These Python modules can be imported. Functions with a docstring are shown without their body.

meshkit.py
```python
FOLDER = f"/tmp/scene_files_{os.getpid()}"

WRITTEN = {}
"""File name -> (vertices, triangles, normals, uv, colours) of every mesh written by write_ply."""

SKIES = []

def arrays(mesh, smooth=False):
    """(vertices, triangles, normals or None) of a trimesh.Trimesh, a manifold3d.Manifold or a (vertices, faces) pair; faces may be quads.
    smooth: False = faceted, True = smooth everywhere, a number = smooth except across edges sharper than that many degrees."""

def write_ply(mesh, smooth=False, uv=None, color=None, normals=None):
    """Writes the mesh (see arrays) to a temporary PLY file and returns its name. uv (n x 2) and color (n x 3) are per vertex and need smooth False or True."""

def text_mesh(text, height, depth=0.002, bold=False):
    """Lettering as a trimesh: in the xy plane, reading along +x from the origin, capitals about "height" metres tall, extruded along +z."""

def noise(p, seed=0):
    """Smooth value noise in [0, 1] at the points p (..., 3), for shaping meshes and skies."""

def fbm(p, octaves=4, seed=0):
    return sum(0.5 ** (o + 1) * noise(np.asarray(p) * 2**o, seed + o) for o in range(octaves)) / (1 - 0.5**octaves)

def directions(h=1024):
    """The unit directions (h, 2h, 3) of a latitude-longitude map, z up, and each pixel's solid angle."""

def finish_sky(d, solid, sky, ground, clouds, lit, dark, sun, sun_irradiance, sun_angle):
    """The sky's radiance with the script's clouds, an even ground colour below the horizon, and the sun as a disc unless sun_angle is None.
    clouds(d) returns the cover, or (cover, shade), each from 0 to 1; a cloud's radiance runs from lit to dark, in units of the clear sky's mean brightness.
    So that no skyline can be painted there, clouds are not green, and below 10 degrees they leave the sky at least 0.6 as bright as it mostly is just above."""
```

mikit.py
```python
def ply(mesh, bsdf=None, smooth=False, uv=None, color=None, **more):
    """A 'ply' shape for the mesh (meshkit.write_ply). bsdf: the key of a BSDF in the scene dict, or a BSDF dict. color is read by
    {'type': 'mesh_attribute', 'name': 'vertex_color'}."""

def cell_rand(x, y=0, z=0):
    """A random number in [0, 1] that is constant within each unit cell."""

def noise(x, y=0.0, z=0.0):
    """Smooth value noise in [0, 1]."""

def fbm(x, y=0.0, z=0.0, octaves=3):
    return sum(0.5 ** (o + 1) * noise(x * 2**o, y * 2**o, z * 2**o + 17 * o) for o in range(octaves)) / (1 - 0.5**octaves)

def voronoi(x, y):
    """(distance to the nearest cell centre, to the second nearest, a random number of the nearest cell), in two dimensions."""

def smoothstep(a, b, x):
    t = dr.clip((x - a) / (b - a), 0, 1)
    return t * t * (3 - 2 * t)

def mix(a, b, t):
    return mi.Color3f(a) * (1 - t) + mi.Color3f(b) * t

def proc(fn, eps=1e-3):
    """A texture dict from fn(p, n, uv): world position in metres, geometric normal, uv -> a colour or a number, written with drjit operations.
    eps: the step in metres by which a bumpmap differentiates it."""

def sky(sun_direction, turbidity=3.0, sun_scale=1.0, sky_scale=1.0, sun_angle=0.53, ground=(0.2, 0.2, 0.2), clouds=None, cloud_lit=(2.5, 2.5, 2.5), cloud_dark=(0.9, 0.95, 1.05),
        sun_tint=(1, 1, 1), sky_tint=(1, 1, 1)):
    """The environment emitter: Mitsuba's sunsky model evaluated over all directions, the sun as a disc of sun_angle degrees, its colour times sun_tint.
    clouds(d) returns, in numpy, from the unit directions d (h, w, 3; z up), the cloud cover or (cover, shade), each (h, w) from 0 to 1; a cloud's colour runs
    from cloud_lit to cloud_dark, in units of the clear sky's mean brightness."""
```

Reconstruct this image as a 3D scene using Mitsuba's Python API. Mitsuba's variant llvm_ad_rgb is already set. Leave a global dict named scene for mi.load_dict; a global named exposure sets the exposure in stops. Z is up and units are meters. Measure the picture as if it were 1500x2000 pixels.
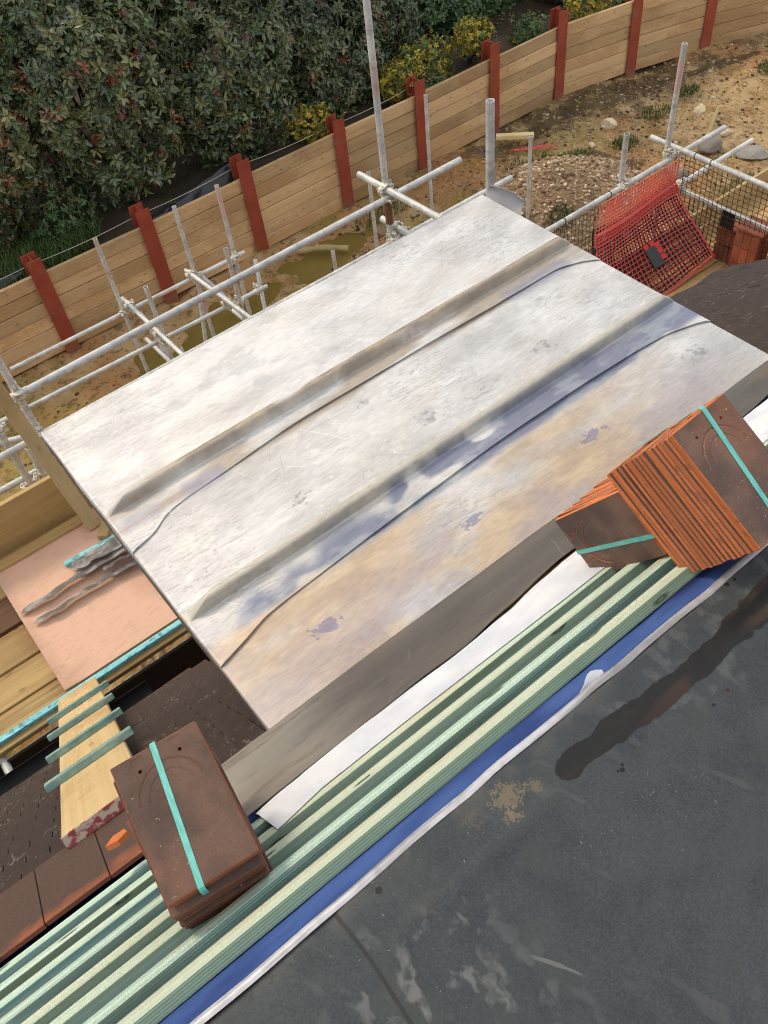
import math, random
import numpy as np, trimesh, manifold3d as m3, drjit as dr, mitsuba as mi
import mikit, meshkit
from mikit import noise, fbm, smoothstep, mix, cell_rand, voronoi
from meshkit import fbm as nfbm, noise as nnoise

T = mi.ScalarTransform4f
scene, labels = {'type': 'scene'}, {}

# ------------------------------------------------------------------ camera, sky, exposure
CAM_H = 7.4
CAM_R = np.array([[.78132, -.52497, .33755], [-.61721, -.56963, .54274], [-.09264, -.6324, -.76908]])  # right, down, forward
to_cam = np.eye(4)
to_cam[:3, 0], to_cam[:3, 1], to_cam[:3, 2], to_cam[:3, 3] = -CAM_R[:, 0], -CAM_R[:, 1], CAM_R[:, 2], [0, 0, CAM_H]
scene['camera'] = {'type': 'perspective', 'fov': 47.633, 'fov_axis': 'x', 'near_clip': .05, 'far_clip': 900.0, 'to_world': T(to_cam)}
exposure = 2.28
SUN = np.array([-.20, .66, .72])


def clouds(d):
    n = nfbm(d * np.array([2.2, 2.2, 4.0]) + 3.1, 5, 4)
    c = np.clip((n - .33) / .25, 0, 1)
    return .75 + .25 * c, np.clip(nfbm(d * 3.1 + 9, 4, 8) * 1.3 - .3, 0, 1)


scene['sky'] = mikit.sky(SUN, turbidity=4, sun_scale=.26, sun_angle=15, clouds=clouds, cloud_lit=(2.3, 2.3, 2.3), cloud_dark=(1.25, 1.28, 1.34), sun_tint=(1, .985, .96))

rng = np.random.default_rng(7)
random.seed(7)

# ------------------------------------------------------------------ materials


def C(*a):
    return mi.Color3f(*a)


def mat(key, fn, rough=.6, metal=0., spec=.4, bump=None, bscale=1., eps=1e-3, two=True, **kw):
    b = {'type': 'principled', 'base_color': mikit.proc(fn) if callable(fn) else fn, 'roughness': mikit.proc(rough) if callable(rough) else rough, 'metallic': metal, 'specular': spec, **kw}
    if bump is not None:
        b = {'type': 'bumpmap', 'arbitrary': mikit.proc(bump, eps), 'scale': bscale, 'bsdf': b}
    if two:
        b = {'type': 'twosided', 'bsdf': b}
    scene[key] = b


def rgb(r, g, b):
    return {'type': 'rgb', 'value': [r, g, b]}


def galv(p, n, uv):
    a = fbm(p.x * 9, p.y * 9, p.z * 9, 3)
    b = fbm(p.x * 60, p.y * 60, p.z * 60, 2)
    c = mix((.47, .49, .475), (.66, .67, .645), smoothstep(.3, .68, a * .7 + b * .3))
    paint = smoothstep(.66, .76, fbm(p.x * 2.3 + 7, p.y * 2.3, p.z * 2.3, 3))
    c = mix(c, (.52, .33, .27), paint * .55)
    dirt = smoothstep(.62, .72, noise(p.x * 31, p.y * 31, p.z * 31))
    return mix(c, (.26, .22, .17), dirt * .28)


mat('m_galv', galv, .45, .12, .5)
mat('m_rust', lambda p, n, uv: mix((.12, .06, .035), (.25, .12, .07), fbm(p.x * 60, p.y * 60, p.z * 60)), .8)
mat('m_coupler', lambda p, n, uv: mix((.34, .32, .27), (.78, .75, .64), smoothstep(.3, .6, fbm(p.x * 50, p.y * 50, p.z * 50))), .45, .25)
mat('m_pink_tip', lambda p, n, uv: mix((.6, .35, .32), (.62, .55, .52), fbm(p.x * 25, p.y * 25, p.z * 12)), .6)


def wood(base, dark, grain=1., knot=.5):
    """uv in metres: u along the grain; floor(v/8) numbers the piece"""
    def fn(p, n, uv):
        pid = dr.floor(uv.y / 8)
        v = uv.y - pid * 8
        r = cell_rand(pid, 3)
        r2 = cell_rand(pid, 11)
        u = uv.x + r * 37
        warp = fbm(u * 1.3, v * 6, r * 9, 2) * .35
        g = noise(u * 2.2, (v + warp * .12) * 190, r * 50)
        g2 = noise(u * .9, (v + warp * .2) * 55, r * 20)
        c = mix(base, dark, dr.clip((g * .45 + g2 * .55 - .28) * grain, 0, 1))
        d1, d2, k = voronoi(u * 3.3 + .1 * noise(u * 20, v * 40), v * 8 + r * 31)
        kn = (1 - smoothstep(.05, .09 + .05 * k, d1)) * smoothstep(.62, .66, k)
        c = mix(c, mi.Color3f(dark) * .4, kn * knot)
        mud = smoothstep(.54, .75, fbm(p.x * 1.3 + 3, p.z * 2.2, r * 2, 4) + .12 * noise(p.x * 30, p.z * 60) + .22 * smoothstep(.35, .0, p.z))
        c = mix(c, mi.Color3f(dark) * mi.Color3f(.95, .88, .8), mud * .6)
        bl = smoothstep(.52, .75, fbm(u * 1.7 + 5, v * 9, r * 13, 3))
        c = mix(c, mi.Color3f(dark) * .8, bl * .35)
        return c * (.74 + .5 * r2)
    return fn


mat('m_fence_wood', wood((.63, .44, .24), (.42, .265, .13), 1.05, .6), .75)
mat('m_pale_wood', wood((.62, .47, .24), (.42, .28, .12), 1.0, .4), .7)
mat('m_board_wood', wood((.50, .35, .15), (.26, .15, .06), 1.2, .4), .75)
mat('m_dark_board', wood((.20, .11, .06), (.10, .05, .03), 1.2, .3), .8)
mat('m_plank_wood', wood((.46, .32, .13), (.33, .21, .08), .8, .2), .65)


def batten_green(p, n, uv):
    pid = dr.floor(uv.y / 8)
    v = uv.y - pid * 8
    r, r2, r3 = cell_rand(pid, 3), cell_rand(pid, 11), cell_rand(pid, 17)
    u = uv.x + r * 37
    side = smoothstep(1.8, 2.0, v) * smoothstep(3.0, 2.9, v)          # batten sides painted darker teal, their shade put into the colour
    g = noise(u * 1.2, (v + fbm(u * 1.1, v * 5) * .006) * 230, r * 50)
    g2 = noise(u * .8, v * 90, r * 20)
    a = mix((.48, .65, .54), (.58, .60, .43), smoothstep(.52, .9, r2 * .55 + .45 * fbm(u * 1.6, v * 14, r * 7)))
    gr = noise(u * 1.5, v * 420, r * 5)
    a = a * (.76 + .24 * g + .32 * (g2 - .5) + .06 * gr)
    gro = smoothstep(.25, .6, .5 + .5 * dr.sin(v * 1250)) * smoothstep(.5, .62, r3)
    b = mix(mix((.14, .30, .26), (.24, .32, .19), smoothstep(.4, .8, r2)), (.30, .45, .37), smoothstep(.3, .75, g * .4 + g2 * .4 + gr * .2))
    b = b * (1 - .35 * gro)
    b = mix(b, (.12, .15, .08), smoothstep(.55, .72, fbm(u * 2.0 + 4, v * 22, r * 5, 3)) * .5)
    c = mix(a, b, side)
    d1, d2, k = voronoi(u * 8., v * 30 + r * 31)
    kn = (1 - smoothstep(.16, .22, d1)) * smoothstep(.83, .85, k)
    ring = smoothstep(.05, .08, d1) * smoothstep(.15, .11, d1)
    c = mix(c, mix((.13, .17, .10), (.03, .06, .035), ring), kn * .9)
    red = smoothstep(.64, .76, fbm(u * 2.5 + 9, v * 16, r * 3))
    return mix(c, (.50, .38, .24), red * .45 * (1 - side))


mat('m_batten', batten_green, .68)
mat('m_blue_batten', lambda p, n, uv: mix((.10, .42, .50), (.32, .68, .70), fbm(uv.x * 7, uv.y * 45)) * (.55 + .6 * smoothstep(.2, .5, fbm(p.x * 40, p.y * 40, p.z * 40))), .6)
mat('m_teal_cleat', lambda p, n, uv: mix((.10, .26, .27), (.34, .46, .37), fbm(uv.x * 9, uv.y * 50)) * (.6 + .6 * fbm(p.x * 50, p.y * 50, p.z * 50)), .65)


def tile_col(p, n, uv, gain=1.45):
    side = smoothstep(39., 41., uv.x)
    pid = dr.floor(uv.y / 8)
    r = cell_rand(pid, 5)
    a = fbm(p.x * 14, p.y * 14, p.z * 14, 4)
    b = noise(p.x * 300, p.y * 300, p.z * 300)
    dust = noise(p.x * 520, p.y * 520, p.z * 520)
    face = mix((.072, .046, .037), (.140, .080, .058), smoothstep(.32, .66, a * .8 + r * .2)) * (.84 + .32 * dust)
    face = face * gain
    face = mix(face, (.23, .105, .062), smoothstep(.52, .72, fbm(p.x * 8 + 3, p.y * 8, p.z * 8 + 1, 4)) * .55)
    face = mix(face, (.068, .050, .042), smoothstep(.55, .7, fbm(p.x * 5, p.y * 5 + 4, p.z * 5, 3)) * .7)
    speck = smoothstep(.90, .95, b) * smoothstep(.4, .6, noise(p.x * 9, p.y * 9, p.z * 9))
    face = mix(face, (.5, .36, .25), speck * .8)
    edge = mix((.66, .185, .05), (.50, .14, .045), a) * (.82 + .3 * r)
    edge = mix(edge, (.12, .06, .04), smoothstep(.78, .86, noise(p.x * 60, p.y * 60, p.z * 60)) * .4)
    return mix(face, edge, side)


mat('m_tile', lambda p, n, uv: tile_col(p, n, uv), .72, bump=lambda p, n, uv: fbm(p.x * 160, p.y * 160, p.z * 160, 3) * .0012)


def tile_shaded(p, n, uv):
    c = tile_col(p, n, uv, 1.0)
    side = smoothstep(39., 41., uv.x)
    return mix(c, mix((.10, .045, .028), (.22, .075, .032), fbm(p.x * 30, p.y * 30, p.z * 30, 3)), side * .85)  # side edges mixed to dark brown, painting in the shaded front of the pile


mat('m_tile_shaded', tile_shaded, .75)


def tile_old(p, n, uv):
    pid = dr.floor(uv.y / 8)
    r = cell_rand(pid, 5)
    side = smoothstep(39., 41., uv.x)
    a = fbm(p.x * 10, p.y * 10, p.z * 10, 4)
    c = mix((.030, .021, .018), (.046, .031, .026), a * .92 + r * .08)
    st = smoothstep(.66, .78, noise(p.x * 60, p.y * 60 + p.z * 20, 4.) * .5 + .5 * noise(p.x * 220, p.y * 60, p.z * 60)) * smoothstep(.35, .65, fbm(p.x * 2.3 + 4, p.y * 2.3, p.z * 2.3))
    c = mix(c, (.20, .165, .135), st * .6)
    head = smoothstep(.12, .0, uv.x) * smoothstep(-.3, -.1, uv.x)
    return mix(c, (.045, .028, .022), side * .6)


mat('m_tile_laid', tile_old, .6)
mat('m_tile_head', lambda p, n, uv: (.8 + .4 * noise(p.x * 300, p.y * 300, p.z * 300)) * mix((.26, .085, .040), (.085, .05, .038), smoothstep(1.00, 1.045, p.y + (fbm(p.x * 9, p.y * 14, p.z * 14, 4) - .5) * .12)), .75)

LEAD_SPOTS = [(1.309, 1.747, .036, .028), (1.345, 1.775, .014, .012), (1.866, 1.745, .045, .024), (2.235, 1.321, .046, .03), (.766, 1.74, .034, .022), (1.19, 1.96, .02, .012)]
BLUE_SPOTS = [(.561, 1.299, .036, .022), (1.125, 1.302, .040, .020), (1.672, 1.309, .040, .024)]


def scratches(x, y, sx, sy, seed, w):
    """one short straight scratch in every cell of a grid, at any angle"""
    cx, cy = dr.floor(x / sx), dr.floor(y / sy)
    fx, fy = x - (cx + .5) * sx, y - (cy + .5) * sy
    a = (cell_rand(cx, cy, seed) - .5) * 2.4
    L = sx * (.08 + .38 * cell_rand(cx, cy, seed + 1))
    ox, oy = (cell_rand(cx, cy, seed + 2) - .5) * sx * .4, (cell_rand(cx, cy, seed + 3) - .5) * sy * .5
    c, s_ = dr.cos(a), dr.sin(a)
    u, v = (fx - ox) * c + (fy - oy) * s_, -(fx - ox) * s_ + (fy - oy) * c
    v += .10 * u * u / sx
    d = dr.sqrt(dr.square(dr.maximum(dr.abs(u) - L, 0)) + v * v)
    return (1 - smoothstep(w * .4, w, d)) * smoothstep(.45, .55, cell_rand(cx, cy, seed + 4))


def lead_base(p, tone):
    q1, q2 = p.x, p.y
    big = fbm(q1 * 1.5 + 3, q2 * 2.6, p.z, 4)
    mid = fbm(q1 * 5, q2 * 11, 1., 4)
    fine = noise(q1 * 45, q2 * 190, 2.)
    c = mix((.52, .52, .515), (.74, .74, .735), smoothstep(.3, .7, mid * .6 + big * .4))
    # rolling marks: short thin dashes, in drifts
    drift = smoothstep(.44, .66, fbm(q1 * 2.7 + 2, q2 * 3.9 + 7, 3., 3))
    skew = q2 + .12 * q1
    d1 = smoothstep(.74, .82, noise(q1 * 24 + 9 * noise(q1 * 3, q2 * 40), skew * 260, 5.))
    d2 = smoothstep(.78, .86, noise(q1 * 60 + 3 * noise(q1 * 7, q2 * 50), skew * 420, 15.))
    c = mix(c, (.27, .27, .28), dr.maximum(d1 * .45, d2 * .6) * drift)
    grey = smoothstep(.54, .70, fbm(q1 * 9 + 11, q2 * 16, 8., 5)) * smoothstep(.45, .62, fbm(q1 * 2 + 1, q2 * 2.3, 6.))
    c = mix(c, (.40, .405, .415), grey * .35)
    warm = smoothstep(.45, .7, fbm(q1 * 3 + 21, q2 * 7, 9., 4))
    c = mix(c, (.62, .575, .50), warm * .25)
    s1 = smoothstep(.90, .95, noise(q1 * 14 + q2 * 150, q2 * 16 - q1 * 120, 9.)) + smoothstep(.91, .96, noise(q1 * 110 - q2 * 40, q2 * 120 + q1 * 9, 19.))
    scr = dr.minimum(s1, 1) * smoothstep(.52, .68, fbm(q1 * 5 + 2, q2 * 6, 4.))
    c = mix(c, (.86, .86, .85), scr * .5)
    more = .25 + .75 * smoothstep(.45, .6, fbm(q1 * 3 + 40, q2 * 4, 2., 3))
    c = mix(c, (.86, .86, .85), dr.minimum(scratches(q1, q2, .13, .10, 3, .0016) + scratches(q1 + .05, q2 + .03, .31, .17, 13, .0022), 1) * .6 * more)
    c = mix(c, (.30, .30, .31), scratches(q1 + .07, q2 + .04, .19, .08, 23, .0014) * .45 * more)
    grain = noise(q1 * 14, q2 * 120, 33.) * .6 + .4 * noise(q1 * 90, q2 * 260, 35.)
    c = c * (.93 + .14 * grain)
    return c, big, mid, fine


def blob(p, s, jag):
    m = mi.Float(0)
    for (x, y, rx, ry) in s:
        d = dr.sqrt(dr.square((p.x - x) / rx) + dr.square((p.y - y) / ry)) + jag
        m = dr.maximum(m, 1 - smoothstep(.85, 1.1, d))
    return m


def lead_top(p, n, uv):
    c, big, mid, fine = lead_base(p, 0)
    jag = (fbm(p.x * 34, p.y * 44, 0., 4) - .5) * 2.2
    # soldered-looking tarnish by the sheets' own free edges and splash laps
    y = p.y
    brown = smoothstep(1.50, 1.42, y) * smoothstep(.22, .55, fbm(p.x * 2.4 + 4, y * 5.2, 2., 5)) * smoothstep(2.45, 1.5, p.x + (y - 1.2) * .4)
    c = mix(c, mix((.60, .47, .32), (.50, .375, .26), smoothstep(.35, .65, fbm(p.x * 7 + 1, y * 19, 12., 4))), brown * .92)
    drip = smoothstep(.60, .72, noise(p.x * 26, y * 3.1, 31.)) * smoothstep(1.26, 1.12, y) * smoothstep(.4, .6, fbm(p.x * 3, y * 3, 33.))
    c = mix(c, (.40, .34, .29), drip * .5)
    purple = smoothstep(1.46, 1.2, y) * smoothstep(.42, .64, fbm(p.x * 3.7 + 9, y * 8.2 + 3, 5., 5)) * smoothstep(2.4, 2.0, p.x)
    c = mix(c, (.37, .345, .41), purple * .5)
    lilac = smoothstep(.42, .22, p.x + (mid - .5) * .25) * smoothstep(2.2, 1.8, y)
    c = mix(c, (.50, .49, .53), lilac * .4)
    lap2 = smoothstep(1.605, 1.57, y) * smoothstep(1.44, 1.47, y) * smoothstep(.25, .37, fbm(p.x * 3.4 + 1, 0., 3., 3) * .65 + (1.57 - y) * 4 * .35)
    c = mix(c, mix((.17, .195, .30), (.29, .335, .41), smoothstep(.4, .6, fbm(p.x * 9, y * 24, 3., 4))), lap2 * .85 * smoothstep(1.0, .35, smoothstep(.6, .8, fbm(p.x * 5 + 4, y * 9, 8.))))
    halo = smoothstep(1.615, 1.59, y) * smoothstep(1.55, 1.58, y)
    c = mix(c, (.52, .48, .38), halo * (1 - lap2) * .5)
    lap1 = smoothstep(2.14, 2.11, y) * smoothstep(2.005, 2.03, y)
    c = mix(c, (.40, .335, .265), lap1 * smoothstep(.3, .55, fbm(p.x * 3 + 8, y * 14, 1., 3)) * .8)
    lap1b = smoothstep(2.085, 2.05, y) * smoothstep(1.98, 2.02, y) * smoothstep(.42, .58, fbm(p.x * 3.3, 2., 1., 3))
    c = mix(c, (.28, .29, .40), lap1b * .6)
    roll1 = smoothstep(.035, .012, dr.abs(y - 2.138))
    c = mix(c, mix((.40, .32, .22), (.25, .20, .15), smoothstep(.4, .65, fbm(p.x * 12, y * 40, 2., 4))), roll1 * smoothstep(.2, .5, fbm(p.x * 4 + 2, y * 20, 7., 3)) * smoothstep(.25, .6, p.x) * .85)
    roll2 = smoothstep(.035, .012, dr.abs(y - 1.600))
    c = mix(c, (.47, .43, .34), roll2 * .45)
    c = mix(c, (.25, .25, .265), blob(p, LEAD_SPOTS, jag * 1.5) * (.10 + .55 * smoothstep(.35, .7, fbm(p.x * 60, p.y * 60, 4., 3))))
    c = mix(c, (.17, .17, .33), blob(p, BLUE_SPOTS, jag * 1.3) * .6)
    return c * (.92 + .16 * fine)


mat('m_lead', lead_top, lambda p, n, uv: .44 + .22 * fbm(p.x * 8, p.y * 16, p.z * 8), .42, .45,
    bump=lambda p, n, uv: fbm(p.x * 7, p.y * 9, p.z * 5, 3) * .006 + noise(p.x * 40, p.y * 160, p.z * 40) * .0003, eps=2e-3)


def lead_dark(p, n, uv):
    a = fbm(p.x * 5, p.y * 9, p.z * 9, 4)
    c = mix((.085, .079, .073), (.15, .14, .128), a * .7 + .3 * noise(p.x * 60, p.y * 200, p.z * 200))
    left = smoothstep(.5, .05, p.x + (a - .5) * .3)
    c = mix(c, (.44, .41, .355), left * .8)
    c = mix(c, (.30, .29, .27), scratches(p.x, p.z, .17, .09, 43, .0013) * .5)
    c = mix(c, (.06, .055, .05), smoothstep(.58, .75, fbm(p.x * 8, p.y * 16 + 3, p.z * 16, 4)) * .4)
    return mix(c, (.20, .16, .12), smoothstep(.5, .7, fbm(p.x * 3 + 8, p.y * 5, p.z * 5, 3)) * .4)


mat('m_lead_dark', lead_dark, .5, .45, .5)
mat('m_lead_strip', lambda p, n, uv: mix((.15, .14, .135), (.40, .39, .385), smoothstep(.35, .7, fbm(p.x * 14, p.y * 14, p.z * 14, 3))), .55, .25)
mat('m_lead_grey', lambda p, n, uv: mix((.20, .20, .215), (.34, .34, .36), fbm(p.x * 9, p.y * 9, p.z * 9, 3)), .4, .4)
mat('m_cladding', lambda p, n, uv: mix((.075, .068, .062), (.15, .14, .13), fbm(p.x * 6, p.y * 6, p.z * 6, 4)), .55, .3)

STAIN = [(.500, .353), (.60, .347), (.75, .332), (.92, .338), (1.15, .352), (1.9, .37)]


def stain_mask(p):
    d = mi.Float(9)
    for (a, b), w in zip(zip(STAIN, STAIN[1:]), (.023, .025, .023, .028, .034)):
        ax, ay, bx, by = *a, *b
        L2 = (bx - ax) ** 2 + (by - ay) ** 2
        t = dr.clip(((p.x - ax) * (bx - ax) + (p.y - ay) * (by - ay)) / L2, 0, 1)
        dx, dy = p.x - (ax + t * (bx - ax)), p.y - (ay + t * (by - ay))
        d = dr.minimum(d, dr.sqrt(dx * dx + dy * dy) / w)
    d += (fbm(p.x * 30, p.y * 30, 0., 3) - .5) * .7
    for (x, y, r) in ((.563, .291, .0045), (.569, .297, .003), (.556, .294, .0025), (.804, .272, .004), (.765, .27, .003), (.98, .41, .005), (1.0, .408, .003), (.14, .40, .006)):
        d = dr.minimum(d, dr.sqrt(dr.square(p.x - x) + dr.square(p.y - y)) / r)
    return 1 - smoothstep(.9, 1.05, d)


def crown_col(p, n, uv):
    a = fbm(p.x * 4, p.y * 4, 1., 4)
    b = fbm(p.x * 26, p.y * 26, 5., 4)
    f = noise(p.x * 420, p.y * 420, 3.)
    c = mix((.033, .041, .047), (.046, .055, .061), smoothstep(.25, .75, a * .45 + b * .55)) * (.80 + .4 * f)
    c = mix(c, (.060, .064, .061), smoothstep(.5, .7, fbm(p.x * 11 + 3, p.y * 11, 2., 4)) * .3)
    # chalky bloom, thickest beside the lap
    near = smoothstep(.20, .03, dr.abs(p.x - .11)) * smoothstep(.36, .28, p.y)
    zone = dr.maximum(near, smoothstep(.6, .72, fbm(p.x * 6 + 1, p.y * 6 + 8, 4., 3)) * .35)
    wx, wy = p.x + .02 * fbm(p.x * 30, p.y * 30, 1.), p.y + .02 * fbm(p.x * 30 + 7, p.y * 30, 2.)
    bloom = smoothstep(.52, .72, fbm(wx * 50, wy * 34, 6., 5)) * zone
    c = mix(c, (.20, .205, .205), bloom * .55)
    scuff = smoothstep(.80, .9, noise(p.x * 60 + p.y * 25, p.y * 14 - p.x * 9, 7.)) * smoothstep(.5, .65, fbm(p.x * 7 + 3, p.y * 7, 8., 3))
    c = mix(c, (.12, .125, .125), scuff * .2)
    speck = smoothstep(.955, .985, noise(p.x * 260, p.y * 260, 1.)) * smoothstep(.5, .65, noise(p.x * 8, p.y * 8, 9.))
    c = mix(c, (.34, .30, .24), speck * .6)
    for (x, y, r, w) in ((.385, .378, .026, .9), (.372, .352, .016, .8), (.434, .362, .014, .6), (.33, .392, .022, .35)):
        d = dr.sqrt(dr.square((p.x - x) * .8 + (p.y - y) * .5) + dr.square((p.y - y) - (p.x - x) * .3)) / r + (b - .5) * 2.2 + (fbm(p.x * 120, p.y * 120, 3., 3) - .5) * 1.2
        c = mix(c, (.19, .15, .095), smoothstep(1.0, .3, d + (f - .5) * 1.6) * w * .75)
    edge = smoothstep(.385, .425, p.y + (a - .5) * .06)
    c = mix(c, (.105, .10, .085), edge * .4 * smoothstep(.4, .6, b))
    lap = smoothstep(.0052, .0012, dr.abs(p.x - (.069 + .003 * dr.sin(p.y * 23) - .0015)))
    c = mix(c, (.018, .018, .018), lap * .85)
    sw = smoothstep(.007, .003, dr.abs((p.y - .160) + (p.x - .272) * 1.7 + 8. * dr.square(p.x - .28)) + (b - .5) * .012) * smoothstep(.25, .262, p.x) * smoothstep(.298, .288, p.x)
    c = mix(c, (.15, .155, .15), sw * .7)
    wet = stain_mask(p)
    wetc = mix((.008, .008, .008), (.040, .021, .012), smoothstep(.45, .7, fbm(p.x * 7, p.y * 40, 6., 3)) * smoothstep(.55, .8, p.x))
    return mix(c, wetc, wet * .95)


mat('m_crown', crown_col, lambda p, n, uv: .55 - .14 * stain_mask(p), 0., .38, bump=lambda p, n, uv: fbm(p.x * 12, p.y * 12, 0., 4) * .003, eps=2e-3)
mat('m_edge_white', lambda p, n, uv: mix((.30, .30, .31), (.60, .60, .63), smoothstep(.3, .62, fbm(p.x * 6, p.y * 60, p.z * 60, 3))) * (.75 + .35 * noise(p.x * 90, p.y * 90, p.z * 90)), .45, .3)
mat('m_membrane', lambda p, n, uv: mix(mix((.022, .048, .18), (.055, .11, .31), smoothstep(.3, .7, fbm(p.x * 6, p.y * 22, p.z * 22, 4))), (.012, .018, .09), smoothstep(.52, .62, fbm(p.x * 5 + 3, p.y * 16, p.z * 16, 4)) * smoothstep(.75, 1., p.x) * .8), .7, 0., .25)
mat('m_paper', lambda p, n, uv: mix((.56, .59, .65), (.69, .71, .74), smoothstep(.3, .7, fbm(p.x * 9, p.y * 9, p.z * 9, 4))), .6, bump=lambda p, n, uv: fbm(p.x * 16, p.y * 26, p.z * 26, 3) * .012, eps=2e-3)
mat('m_edge_timber', rgb(.55, .33, .10), .7)
mat('m_ply', lambda p, n, uv: mix(mix((.60, .35, .235), (.74, .46, .32), smoothstep(.3, .65, fbm(p.x * 2.2, p.y * 2.2, 0., 4))), (.36, .23, .17), smoothstep(.5, .8, fbm(p.x * 22, p.y * 95, 2., 4)) * .22 + smoothstep(.55, .75, fbm(p.x * 3 + 4, p.y * 3, 5., 4)) * .18 + smoothstep(.12, .0, p.x + .3) * .22), .6)
mat('m_black', rgb(.012, .011, .010), .75)
mat('m_black_sheet', lambda p, n, uv: mix((.010, .011, .014), (.02, .021, .026), fbm(p.x * 6, p.y * 6, p.z * 6)), .3, 0., .6)
mat('m_black_grid', rgb(.020, .017, .015), .5)
mat('m_red_grid', lambda p, n, uv: mix((.72, .055, .075), (.80, .11, .10), noise(p.x * 6, p.y * 6, p.z * 6)), .42, 0., .5)
mat('m_orange_grid', lambda p, n, uv: mix((.86, .17, .10), (.85, .26, .17), noise(p.x * 8, p.y * 8, p.z * 8)), .42, 0., .5)
mat('m_sign_grey', rgb(.06, .06, .065), .45)
mat('m_red_plate', rgb(.75, .04, .05), .4)
mat('m_strap', lambda p, n, uv: mix((.09, .42, .37), (.16, .55, .48), noise(uv.x * 300, uv.y * 60)), .35, 0., .6)
mat('m_oxide', lambda p, n, uv: mix(mix((.25, .042, .027), (.37, .08, .042), fbm(p.x * 5, p.y * 5, p.z * 5, 4)), (.22, .15, .09), smoothstep(.45, .05, p.z + noise(p.x * 14, p.y * 14, p.z * 14) * .35) * .6 + smoothstep(.68, .78, fbm(p.x * 13, p.y * 13, p.z * 9, 3)) * .5), .55)
mat('m_rope', rgb(.55, .52, .45), .8)
mat('m_red_paint', lambda p, n, uv: mix((.26, .05, .055), (.46, .38, .31), smoothstep(.42, .6, fbm(p.x * 60, p.y * 60, p.z * 60, 3))), .6)
mat('m_wall', lambda p, n, uv: mix((.22, .09, .055), (.3, .13, .08), noise(p.x * 4, p.y * 4, p.z * 13)), .85)


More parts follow.
